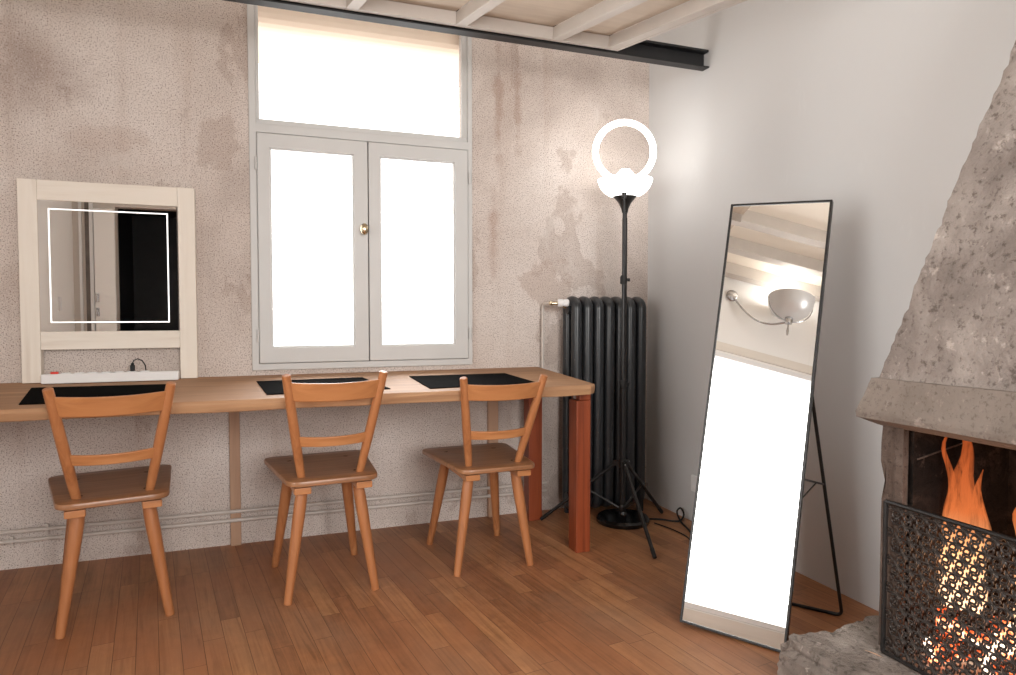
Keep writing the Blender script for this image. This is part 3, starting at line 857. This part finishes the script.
# pipes
def pipe(name, pts, r, label, clips=(), grp=None):
    P0 = Vector(pts[0])
    t = thing(name, label, 'pipe', P0, group=grp)
    b = bmesh.new(); tube(b, [Vector(p) - P0 for p in pts], r, 12)
    obj('tube', b, M['beige_paint'], t, smooth=True)
    for cxyz, ax in clips:
        b = bmesh.new(); c = Vector(cxyz) - P0
        lathe(b, [(r + 0.003, -0.006), (r + 0.003, 0.006)], tuple(c), 14, ax)
        if ax == 'x': box(b, c.x - 0.004, c.x + 0.004, c.y, c.y + 0.024, c.z - 0.004, c.z + 0.004); box(b, c.x - 0.006, c.x + 0.006, c.y - 0.006, c.y + 0.004, c.z - 0.020, c.z + 0.020)
        else: box(b, c.x - 0.02, c.x + 0.02, c.y - 0.003, c.y + 0.003, c.z - 0.003, c.z + 0.003); box(b, c.x - 0.004, c.x + 0.004, c.y, c.y + 0.024, c.z - 0.004, c.z + 0.004)
        obj('pipe_clip', b, M['beige_paint'], t)
def corner_pts(pts, rad_=0.02, n=5):
    out = [Vector(pts[0])]
    for i in range(1, len(pts) - 1):
        p = Vector(pts[i]); a = (Vector(pts[i - 1]) - p).normalized(); b = (Vector(pts[i + 1]) - p).normalized()
        for k in range(n + 1):
            t = k / n; out.append((p + a * rad_) * (1 - t) ** 2 + p * 2 * t * (1 - t) + (p + b * rad_) * t * t)
    out.append(Vector(pts[-1])); return out
pipe('heating_pipe', [(XL + 0.01, -0.034, 0.165), (-0.62, -0.034, 0.153)], 0.0085,
     'cream heating pipe along the wall, upper of the pair under the desk',
     [((-2.83, -0.034, 0.1615), 'x'), ((-2.25, -0.034, 0.159), 'x'), ((-1.2, -0.034, 0.155), 'x')], 'heating pipes under the desk')
pipe('heating_pipe', [(XL + 0.01, -0.034, 0.127), (-0.62, -0.034, 0.112)], 0.0085,
     'cream heating pipe along the wall, lower of the pair under the desk',
     [((-2.95, -0.034, 0.123), 'x'), ((-2.42, -0.034, 0.1205), 'x'), ((-1.62, -0.034, 0.1165), 'x')], 'heating pipes under the desk')
pipe('radiator_pipe', corner_pts([(-0.641, -0.03, 0.30), (-0.641, -0.03, 0.162), (-0.641, -0.03, 1.084), (-0.648, -0.06, 1.084)][0:1] + [(-0.641, -0.03, 1.082), (-0.633, -0.115, 1.085)], 0.025), 0.0075,
     'thin cream pipe rising up the wall to the white radiator valve', [((-0.641, -0.03, 0.905), 'z')])

# ------------------------------------------------------------------ torchiere floor lamp
fl = thing('floor_lamp', 'uplighter floor lamp with a glowing opal bowl in front of the radiator', 'lamp', (-0.328, -0.315, 0))
b = bmesh.new(); lathe(b, [(0.0, 0), (0.126, 0), (0.131, 0.006), (0.131, 0.020), (0.122, 0.030), (0.06, 0.036), (0.02, 0.040), (0.016, 0.055), (0.0, 0.055)], seg=48)
obj('base', b, M['steel_gloss'], fl, smooth=True)
b = bmesh.new(); lathe(b, [(0.0125, 0.045), (0.0125, 1.5), (0.011, 1.5), (0.011, 1.54)], seg=20)
lathe(b, [(0.014, 0.78), (0.014, 0.80)], seg=20)
obj('pole', b, M['pole_metal'], fl, smooth=True)
b = bmesh.new(); lathe(b, [(0.014, 1.525), (0.018, 1.545), (0.030, 1.572), (0.046, 1.592), (0.058, 1.603), (0.0, 1.603)], seg=32)
obj('shade_holder', b, M['pole_metal'], fl, smooth=True)
b = bmesh.new()
outer = [(0.050, 1.603), (0.080, 1.610), (0.104, 1.627), (0.121, 1.650), (0.131, 1.676), (0.133, 1.686)]
lathe(b, outer + [(r - 0.005, z + 0.001) for r, z in outer[::-1]] + [(0.0, 1.607)], seg=48)
obj('lamp_shade', b, M['lamp_bowl'], fl, smooth=True, label='glowing white opal glass bowl')
b = bmesh.new(); lathe(b, [(0.0, 1.738), (0.024, 1.734), (0.040, 1.716), (0.045, 1.69), (0.036, 1.665), (0.02, 1.64), (0.015, 1.608), (0.0, 1.608)], seg=24)
obj('bulb', b, M['bulb'], fl, smooth=True)
ld = bpy.data.lights.new('lamp_bulb_light', 'POINT'); ld.energy = 1.0; ld.shadow_soft_size = 0.05; ld.color = (1.0, 0.96, 0.91)
lo = bpy.data.objects.new('lamp_bulb_light', ld); COL.objects.link(lo); lo.location = (0, 0, 1.765); lo.parent = fl

# ------------------------------------------------------------------ ring light on tripod
rl = thing('ring_light', 'glowing ring light on a thin black tripod stand', 'lamp', (-0.392, -0.418, 0))
b = bmesh.new(); n = 56; R_ = 0.136
# the ring faces the camera side of the room
fx = Vector((math.cos(-0.35), math.sin(-0.35), 0))
tube(b, [fx * R_ * math.cos(2 * PI * k / n) + Vector((0, 0, 1.793 + R_ * math.sin(2 * PI * k / n))) for k in range(n)], 0.0150, 14, closed=True)
obj('ring_tube', b, M['ring_light'], rl, smooth=True, label='glowing white ring')
b = bmesh.new(); lathe(b, [(0.006, 1.19), (0.006, 1.595)], seg=14); lathe(b, [(0.011, 1.575), (0.011, 1.602)], seg=14)
obj('upper_pole', b, M['black_metal'], rl, smooth=True)
b = bmesh.new(); lathe(b, [(0.0085, 0.69), (0.0085, 1.2)], seg=14); obj('middle_pole', b, M['black_metal'], rl, smooth=True)
b = bmesh.new(); lathe(b, [(0.011, 0.085), (0.011, 0.70)], seg=14); obj('lower_pole', b, M['black_metal'], rl, smooth=True)
for cz in (1.195, 0.698):
    b = bmesh.new(); lathe(b, [(0.014, cz - 0.022), (0.0165, cz - 0.018), (0.0165, cz + 0.012), (0.012, cz + 0.02)], seg=16)
    box(b, 0.012, 0.032, -0.005, 0.005, cz - 0.009, cz + 0.006)
    obj('collar', b, M['rubber'], rl, smooth=True)
hub_z, low_z = 0.32, 0.105
b = bmesh.new(); lathe(b, [(0.016, hub_z - 0.022), (0.020, hub_z - 0.018), (0.020, hub_z + 0.016), (0.016, hub_z + 0.02)], seg=16)
obj('hub', b, M['black_metal'], rl, smooth=True)
b = bmesh.new(); lathe(b, [(0.015, low_z - 0.015), (0.017, low_z - 0.012), (0.017, low_z + 0.012), (0.015, low_z + 0.015)], seg=16)
obj('hub', b, M['black_metal'], rl, smooth=True)
feet = [(-0.463 + 0.392, -0.816 + 0.418), (-0.706 + 0.392, -0.165 + 0.418), (-0.075 + 0.392, -0.274 + 0.418)]
for (fx_, fy_) in feet:
    dd = Vector((fx_, fy_, 0)).normalized()
    A = dd * 0.03 + Vector((0, 0, hub_z)); F = Vector((fx_, fy_, 0.009))
    b = bmesh.new(); tube(b, [A, F.lerp(A, 0.08)], 0.0085, 10)
    box(b, -0.02, 0.02, -0.008, 0.008, -0.012, 0.012, Matrix.Translation(dd * 0.026 + Vector((0, 0, hub_z))) @ Matrix.Rotation(math.atan2(dd.y, dd.x), 4, 'Z'))
    lg = obj('leg', b, M['black_metal'], rl, smooth=True)
    b = bmesh.new(); tube(b, [F.lerp(A, 0.09), F], [0.0095, 0.009], 10)
    obj('rubber_foot', b, M['rubber'], lg, smooth=True)
    Q = A.lerp(F, 0.42)
    b = bmesh.new(); tube(b, [dd * 0.016 + Vector((0, 0, low_z)), Q], 0.0055, 8)
    lathe(b, [(0.0035, -0.014), (0.0035, 0.014)], tuple(Q), 8, 'y')
    obj('brace', b, M['chrome_dark'] if 'chrome_dark' in M else M['pole_metal'], rl, smooth=True)
    rv = bmesh.new(); bmesh.ops.create_icosphere(rv, subdivisions=1, radius=0.0045, matrix=Matrix.Translation(dd * 0.045 + Vector((0.006 * dd.y, -0.006, hub_z + 0.002))))
    obj('rivet', rv, M['chrome'], rl)

# ------------------------------------------------------------------ wall socket and floor cables
ws = thing('wall_socket', 'small white wall socket low on the right wall behind the tall mirror', 'socket', (-0.0005, -0.47, 0.195))
obj('plate', BM((-0.012, 0.0, -0.04, 0.04, -0.04, 0.04)), M['white_plastic'], ws, bevel=0.003)
b = bmesh.new(); lathe(b, [(0.0, -0.0125), (0.02, -0.0125), (0.021, -0.0135), (0.021, -0.0120)], (0, 0, 0), 20, 'x'); obj('socket_well', b, M['white_plastic'], ws)

def cable(pts, r, label):
    # Catmull-Rom through the points
    P = [Vector(p) for p in pts]; P0 = P[0].copy()
    out = []
    for i in range(len(P) - 1):
        a = P[max(i - 1, 0)]; b = P[i]; c = P[i + 1]; d = P[min(i + 2, len(P) - 1)]
        for k in range(6):
            t = k / 6
            out.append(0.5 * ((2 * b) + (c - a) * t + (2 * a - 5 * b + 4 * c - d) * t * t + (3 * b - a - 3 * c + d) * t ** 3) - P0)
    out.append(P[-1] - P0)
    bm = bmesh.new(); tube(bm, out, r, 8)
    tag(obj('power_cable', bm, M['rubber'], smooth=True, loc=P0), label, 'cable', 'black cables on the floor by the lamps')
cable([(-0.19, -0.34, 0.006), (-0.14, -0.365, 0.006), (-0.10, -0.41, 0.006), (-0.07, -0.43, 0.012), (-0.03, -0.40, 0.03), (-0.022, -0.36, 0.05), (-0.05, -0.37, 0.035), (-0.075, -0.44, 0.01), (-0.10, -0.53, 0.006), (-0.13, -0.62, 0.006), (-0.12, -0.70, 0.006), (-0.08, -0.80, 0.006)], 0.0045,
      'black cable looping up against the right wall beside the lamp base')
cable([(-0.20, -0.40, 0.0045), (-0.18, -0.48, 0.0045), (-0.17, -0.55, 0.0045), (-0.17, -0.62, 0.0045), (-0.19, -0.70, 0.0045), (-0.2, -0.8, 0.0045)], 0.0032,
      'thin black cable running flat along the floor towards the tall mirror')

# ------------------------------------------------------------------ tall standing mirror
MB = [Vector(p) for p in ((-0.713, -1.354, 0.014), (-0.519, -1.624, 0.0), (-0.221, -1.481, 1.416), (-0.415, -1.211, 1.429))]
U = (MB[1] - MB[0]).normalized(); V_ = (MB[3] - MB[0]); V_ = (V_ - U * V_.dot(U)).normalized(); NN = U.cross(V_)   # NN faces...
if NN.x > 0: NN = -NN
WID = (MB[1] - MB[0]).length; HGT = (MB[3] - MB[0]).length
sm_ = thing('standing_mirror', 'tall black-framed standing mirror leaning back beside the fireplace', 'mirror', MB[0])
def mframe(bm, u0, u1, v0, v1, n0, n1):
    vs2 = []
    for n_ in (n0, n1):
        for v in (v0, v1):
            for u in (u0, u1): vs2.append(bm.verts.new(U * u + V_ * v + NN * n_))
    for f in ((0, 1, 3, 2), (4, 6, 7, 5), (0, 4, 5, 1), (2, 3, 7, 6), (0, 2, 6, 4), (1, 5, 7, 3)):
        bm.faces.new([vs2[i] for i in f])
FW, FD = 0.0075, 0.026
b = bmesh.new(); mframe(b, 0, FW, 0, HGT, -FD, 0); mframe(b, WID - FW, WID, 0, HGT, -FD, 0)
mframe(b, FW, WID - FW, 0, FW, -FD, 0); mframe(b, FW, WID - FW, HGT - FW, HGT, -FD, 0)
obj('frame', b, M['black_metal'], sm_, bevel=0.0012)
b = bmesh.new(); mframe(b, FW, WID - FW, FW, HGT - FW, -0.009, -0.004); obj('mirror_glass', b, M['mirror'], sm_)
b = bmesh.new(); mframe(b, FW, WID - FW, FW, HGT - FW, -0.020, -0.011); obj('back_panel', b, M['steel'], sm_)
# folding rear prop
O0 = MB[0]
hv = 0.86
Lh = U * 0.02 + V_ * hv - NN * (FD + 0.006); Rh = U * (WID - 0.02) + V_ * hv - NN * (FD + 0.006)
RB = Vector((-0.154, -1.492, 0.006)) - O0; LBv = RB - Vector(U).normalized() * (WID - 0.03); LBv.z = RB.z
prop_pts = corner_pts([Lh, LBv, RB, Rh], 0.02)
b = bmesh.new(); tube(b, prop_pts, 0.0058, 10)
obj('rear_prop', b, M['black_metal'], sm_, smooth=True)
mid = Rh.lerp(RB, 0.44); midL = Lh.lerp(LBv, 0.44)
front = U * (WID - 0.012) + V_ * 0.50 - NN * (FD)
def at_px_dir(): pass
b = bmesh.new(); tube(b, [mid, U * (WID - 0.01) + V_ * 0.53 - NN * (FD + 0.002)], 0.0035, 8); tube(b, [mid.lerp(U * (WID - 0.01) + V_ * 0.53 - NN * FD, 0.35), U * (WID - 0.01) + V_ * 0.46 - NN * (FD + 0.002)], 0.0025, 8)
obj('brace', b, M['black_metal'], sm_, smooth=True)

# ------------------------------------------------------------------ fireplace
fp = thing('fireplace', 'rough masonry fireplace with a sloping hood against the right wall', 'fireplace', (-0.22, -2.42, 0))
FO = Vector((-0.22, -2.42, 0))
def fo(bm):
    for v in bm.verts: v.co -= FO
    return bm
def roughen(bm, cuts, amp, freq, seed=0, keep=None):
    bmesh.ops.subdivide_edges(bm, edges=bm.edges[:], cuts=cuts, use_grid_fill=True)
    bm.normal_update()
    for v in bm.verts:
        d = noise.noise(v.co * freq + Vector((seed, 0, 0))) + 0.5 * noise.noise(v.co * freq * 2.7 + Vector((0, seed, 0)))
        if keep and keep(v.co): continue
        v.co += v.normal * d * amp
    return bm
def loft(sections):
    bm = bmesh.new(); rings = [[bm.verts.new(p) for p in s] for s in sections]
    for A, B in zip(rings, rings[1:]):
        for k in range(len(A)): bm.faces.new((A[k], A[(k + 1) % len(A)], B[(k + 1) % len(B)], B[k]))
    bm.faces.new(rings[0][::-1]); bm.faces.new(rings[-1])
    return bm
yN = -2.96
def sec(x, y0, y1, z): return [(-0.003, y0, z), (x, y0, z), (x, y1, z), (-0.003, y1, z)]
# hood: pyramid
zs = [(0.868, -0.478, -1.897), (1.715, -0.28, -2.093), (2.6, -0.075, -2.30), (3.11, -0.06, -2.31)]
secs = []
for i in range(len(zs) - 1):
    n = 60 if i == 0 else (40 if i == 1 else 4)
    for k in range(n):
        t = k / n
        a, c = zs[i], zs[i + 1]
        z = a[0] + (c[0] - a[0]) * t; x = a[1] + (c[1] - a[1]) * t; y = a[2] + (c[2] - a[2]) * t
        y2 = yN + (-1.89 - y) * 1.0
        row = []
        for q in range(9): row.append((-0.003 + (x + 0.003) * q / 8, y, z))
        for q in range(1, 61): row.append((x, y + (-(y + 2.42) * 2) * q / 60, z))
        for q in range(1, 9): row.append((x + (-0.003 - x) * q / 8, -4.84 - y, z))
        secs.append(row)
hb_ = loft(secs)
hb_.normal_update()
for v in hb_.verts:
    if v.co.x < -0.01:
        d = noise.noise(v.co * 9) + 0.8 * noise.noise(v.co * 26) + 0.9 * noise.noise(v.co * 60)
        v.co += v.normal * d * 0.0055
obj('hood', fo(hb_), M['hood'], fp, smooth=True)
# lintel lip
lipb = loft([sec(-0.43, -1.87, -2.97, 0.735), sec(-0.502, -1.848, -2.99, 0.76), sec(-0.505, -1.85, -2.99, 0.775), sec(-0.488, -1.882, -2.957, 0.868), sec(-0.47, -1.895, -2.945, 0.870)])
roughen(lipb, 5, 0.003, 14, 3, keep=lambda c: c.x > -0.01)
obj('lintel', fo(lipb), M['lip'], fp, smooth=True)
# jambs
jb = bmesh.new(); box(jb, -0.42, -0.004, -1.925, -1.862, 0.117, 0.74)
bmesh.ops.subdivide_edges(jb, edges=jb.edges[:], cuts=11, use_grid_fill=True)
for v in jb.verts:
    if v.co.y > -1.87:
        z = v.co.z
        e = 0.003 * noise.noise(Vector((0, 3, z * 30)))
        if v.co.x < -0.3:
            if 0.63 < z < 0.735: e += 0.004
            if 0.56 < z <= 0.63: e -= 0.010
        v.co.y += e
obj('jamb', fo(jb), M['jamb'], fp, bevel=0.002)
jb = bmesh.new(); box(jb, -0.435, -0.418, -1.938, -1.915, 0.117, 0.74); roughen(jb, 4, 0.002, 30, 5)
obj('jamb_edge', fo(jb), M['jamb'], fp)
obj('jamb', fo(BM((-0.42, -0.004, -2.965, -2.905, 0.117, 0.74))), M['jamb'], fp, bevel=0.004)
# firebox lining
fb = BM((-0.40, -0.03, -1.94, -1.926, 0.118, 0.86), (-0.40, -0.03, -2.904, -2.89, 0.118, 0.86), (-0.03, -0.006, -2.904, -1.926, 0.118, 0.86), (-0.40, -0.03, -2.89, -1.94, 0.855, 0.867))
obj('firebox', fo(fb), M['soot'], fp)
sl = bmesh.new(); tube(sl, [(-0.39, -1.944, 0.655), (-0.3, -1.944, 0.672), (-0.2, -1.944, 0.69), (-0.1, -1.944, 0.70)], 0.0025, 6)
obj('ledge', fo(sl), M['jamb'], fp)
# hearth
hs = [(-0.30, 0.0), (-0.28, 0.045), (-0.265, 0.09), (-0.25, 0.113), (-0.2, 0.117)]
hb2 = bmesh.new(); box(hb2, -0.655, -0.004, -3.1, -1.715, 0.0, 0.126)
bmesh.ops.bevel(hb2, geom=[e for e in hb2.edges if all(v.co.z > 0.05 for v in e.verts) or all(v.co.x < -0.6 and v.co.y > -1.8 for v in e.verts)], offset=0.035, segments=3, affect='EDGES')
bmesh.ops.triangulate(hb2, faces=hb2.faces[:])
for _ in range(5):
    bmesh.ops.subdivide_edges(hb2, edges=[e for e in hb2.edges if e.calc_length() > 0.022], cuts=1)
    bmesh.ops.triangulate(hb2, faces=[f for f in hb2.faces if len(f.verts) > 3])
hb2.normal_update()
for v in hb2.verts:
    edge = (v.co.x < -0.56 or v.co.y > -1.78)
    d = noise.noise(v.co * 10) + 0.7 * noise.noise(v.co * 24) + 0.5 * noise.noise(v.co * 60)
    amp = 0.015 if edge else 0.0
    if v.co.z > 0.003 and v.co.x < -0.02: v.co += v.normal * (d * amp - (0.004 if edge else 0))
obj('hearth', fo(hb2), M['hearth'], fp, smooth=True)

# fire screen
SX, SY0, SY1, SZ0, SZ1 = -0.450, -1.903, -2.72, 0.1275, 0.541
scn = thing('fire_screen', 'black iron scrollwork fire screen standing on the hearth before the fire', 'screen', (SX, SY0, SZ0))
b = bmesh.new()
b2 = [(0, 0, 0.006), (0, 0, SZ1 - SZ0 - 0.003), (0, SY1 - SY0, SZ1 - SZ0 - 0.003), (0, SY1 - SY0, 0.006)]
for i in range(4): tube(b, [b2[i], b2[(i + 1) % 4]], 0.0062, 8)
obj('frame', b, M['black_metal'], scn, smooth=True)
def scroll_path(s=1):
    pts = []
    # spiral 1 in to out, link, spiral 2 out to in (S scroll)
    for k in range(15):
        t = k / 14; a = t * 3.1 * PI; r = 0.0034 + 0.0108 * t
        pts.append((0.0 + r * math.cos(a), 0.0140 + r * math.sin(a)))
    q = [(-x, -y) for x, y in pts[::-1]]
    return pts + q
sc_p = scroll_path()
b = bmesh.new()
pitch = 0.0345; rowp = 0.0370
ny = int((SY0 - SY1 - 0.02) / pitch); nz = int((SZ1 - SZ0 - 0.03) / rowp) + 1
tilt = math.radians(38)
for j in range(nz):
    for i in range(ny):
        cy = -0.022 - pitch * i - (pitch * 0.5 if j % 2 else 0); cz = 0.026 + rowp * j
        ca, sa = math.cos(tilt), math.sin(tilt)
        pts = [(0.0 + 0.0015 * math.sin(k * 0.6), cy - (u * ca - w * sa), cz + u * sa + w * ca) for k, (u, w) in enumerate(sc_p)]
        pts = [p for p in pts if 0.003 < p[2] < SZ1 - SZ0 - 0.006]
        if len(pts) > 4: tube(b, pts, 0.0027, 5)
# leaf curls between scrolls
for j in range(nz):
    for i in range(ny):
        cy = -0.022 - pitch * (i + 0.5) - (pitch * 0.5 if j % 2 else 0); cz = 0.026 + rowp * j
        pts = []
        for k in range(9):
            t = k / 8; pts.append((0.001, cy - 0.009 + 0.018 * t - 0.004 * math.sin(t * PI * 2), cz - 0.015 + 0.030 * t))
        pts = [p for p in pts if p[2] < SZ1 - SZ0 - 0.006]
        tube(b, pts, [0.0018 + 0.0030 * math.sin(PI * k / (len(pts) - 1)) for k in range(len(pts))], 4)
obj('scrollwork', b, M['iron'], scn, smooth=True)

# logs, flames
def log(p0, p1, r, label, seed):
    A, B = Vector(p0), Vector(p1); bm = bmesh.new(); n = 14
    C = (A + B) / 2
    tube(bm, [A.lerp(B, k / n) - C for k in range(n + 1)], r, 18)
    for v in bm.verts:
        d = noise.noise(v.co * 18 + Vector((seed, 0, 0))) + 0.5 * noise.noise(v.co * 45)
        ax = (B - A).normalized(); rad_v = v.co - ax * v.co.dot(ax)
        v.co += rad_v * d * 0.3
    tag(obj('log', bm, M['ember'], smooth=True, loc=C), label, 'firewood', 'burning logs in the fireplace')
log((-0.38, -1.985, 0.162), (-0.10, -2.06, 0.165), 0.030, 'glowing log lying at the left end of the fire', 1)
log((-0.36, -2.13, 0.166), (-0.12, -2.20, 0.166), 0.032, 'glowing log at the bottom centre of the fire', 2)
log((-0.36, -1.99, 0.240), (-0.26, -2.18, 0.248), 0.038, 'bright burning log lying across the others under the tall flame', 3)
log((-0.34, -2.24, 0.250), (-0.24, -2.44, 0.240), 0.038, 'bright burning log under the right-hand flame', 4)
log((-0.36, -2.30, 0.168), (-0.12, -2.36, 0.168), 0.034, 'glowing log at the right of the fire', 5)

def tongue(bm, base, h, r, lean, seed, flat=0.6):
    n = 22; seg = 16; rings = []
    for i in range(n + 1):
        t = i / n
        prof = (math.sin(PI * min(1, (t * 0.85 + 0.15)) ** 0.8)) ** 0.9 * (1 - 0.35 * t) if t < 1 else 0
        rr = r * max(prof, 0.03)
        cx = base[0] + lean[0] * t + 0.018 * noise.noise(Vector((t * 4 + seed, 0, 0)))
        cy = base[1] + lean[1] * t + 0.030 * noise.noise(Vector((0, t * 4 + seed, 0))) * (0.3 + t)
        ring = []
        for k in range(seg):
            a = 2 * PI * k / seg
            w = 1 + 0.25 * noise.noise(Vector((math.cos(a) * 1.3, math.sin(a) * 1.3, t * 3 + seed)))
            ring.append(bm.verts.new((cx + rr * flat * w * math.cos(a), cy + rr * w * math.sin(a), base[2] + h * t)))
        rings.append(ring)
    for A, B in zip(rings, rings[1:]):
        for k in range(seg): bm.faces.new((A[k], A[(k + 1) % seg], B[(k + 1) % seg], B[k]))
    bm.faces.new(rings[0][::-1]); bm.faces.new(rings[-1])
def flame(loc, tongues, label):
    bm = bmesh.new()
    for tg in tongues: tongue(bm, *tg)
    tag(obj('flame', bm, M['flame'], smooth=True, loc=loc), label, 'flame', 'flames in the fireplace')
flame((-0.28, -1.985, 0.235), [((0, 0, 0), 0.56, 0.050, (0, 0.0), 1.3), ((0.02, -0.018, 0), 0.40, 0.040, (0, -0.02), 4.1), ((-0.01, 0.012, 0), 0.34, 0.036, (0, 0.0), 7.7), ((-0.02, -0.012, 0.06), 0.40, 0.026, (0, -0.02), 9.2), ((-0.03, 0.012, 0.1), 0.42, 0.018, (0, 0.0), 12.2)],
      'tall orange flame rising above the left part of the fire screen')
flame((-0.22, -2.13, 0.235), [((0, 0, 0), 0.36, 0.045, (0, 0.03), 2.3), ((0.01, -0.05, 0), 0.44, 0.05, (0, 0.0), 5.1), ((0, -0.12, 0), 0.36, 0.045, (0, -0.02), 6.6)],
      'broad orange flame at the right edge of the view behind the fire screen')
for nm, lc, e in (('fire_glow_light', (-0.26, -2.02, 0.36), 0.7), ('fire_glow_light', (-0.24, -2.25, 0.33), 0.7)):
    ld = bpy.data.lights.new(nm, 'POINT'); ld.energy = e; ld.color = (1.0, 0.42, 0.16); ld.shadow_soft_size = 0.07
    lo = bpy.data.objects.new(nm, ld); COL.objects.link(lo); lo.location = lc
# splinter of kindling on the hearth
b = bmesh.new(); tube(b, [(0, 0, 0), (0.01, -0.03, 0.001), (0.012, -0.055, 0)], [0.003, 0.0035, 0.002], 6)
tag(obj('kindling_splinter', b, M['post_wood'], loc=(-0.480, -1.872, 0.1235)), 'small pale wood splinter on the hearth at the foot of the fire screen', 'splinter')

# ------------------------------------------------------------------ wall lamp on the left wall (seen in the tall mirror)
SCX, SCY, SCZ = -3.58, -2.90, 2.66
wlamp = thing('wall_lamp', 'silver bowl wall lamp on a curved arm, seen reflected in the tall mirror', 'lamp', (SCX, SCY, SCZ))
b = bmesh.new(); o_ = [(0.02, 0.0), (0.10, 0.012), (0.155, 0.055), (0.185, 0.12), (0.195, 0.19)]
lathe(b, o_ + [(r - 0.005, z + 0.002) for r, z in o_[::-1]], seg=36)
obj('bowl', b, M['sconce_glass'], wlamp, smooth=True)
b = bmesh.new(); lathe(b, [(0.0, -0.05), (0.03, -0.05), (0.034, -0.02), (0.034, 0.002), (0.0, 0.002)], seg=20)
lathe(b, [(0.0, -0.16), (0.008, -0.16), (0.012, -0.12), (0.008, -0.09), (0.008, -0.05)], seg=12)
obj('fitting', b, M['chrome'], wlamp, smooth=True)
b = bmesh.new()
A = Vector((XL + 0.01 - SCX, 0.44, 0.19)); pts = []
for k in range(15):
    t = k / 14; pts.append(Vector((A.x * (1 - t), A.y * (1 - t), -0.03 + 0.22 * (1 - t) ** 2 - 0.07 * math.sin(PI * t))))
tube(b, pts, 0.009, 10)
obj('arm', b, M['chrome'], wlamp, smooth=True)
b = bmesh.new(); tube(b, [Vector((0, 0.2 * math.cos(PI * k / 16 + PI), 0.15 - 0.18 * math.sin(PI * k / 16))) for k in range(17)], 0.005, 8)
obj('yoke', b, M['chrome'], wlamp, smooth=True)
b = bmesh.new(); lathe(b, [(0.0, 0.0), (0.05, 0.0), (0.055, 0.01), (0.04, 0.022), (0.0, 0.024)], (XL - SCX + 0.001, 0.44, 0.19), 24, 'x')
obj('wall_plate', b, M['chrome'], wlamp, smooth=True)
ld = bpy.data.lights.new('wall_lamp_light', 'POINT'); ld.energy = 5; ld.shadow_soft_size = 0.06; ld.color = (1.0, 0.96, 0.9)
lo = bpy.data.objects.new('wall_lamp_light', ld); COL.objects.link(lo); lo.location = (0, 0, 0.20); lo.parent = wlamp
# light switch on the left wall, seen in the vanity mirror
sw = thing('light_switch', 'white light switch on the left wall, seen in the vanity mirror', 'switch', (XL + 0.0005, -4.45, 1.12))
obj('plate', BM((0, 0.01, -0.04, 0.04, -0.065, 0.065)), M['white_plastic'], sw, bevel=0.003)
obj('rocker', BM((0.0101, 0.014, -0.02, 0.02, -0.03, 0.03)), M['white_plastic'], sw, bevel=0.002)
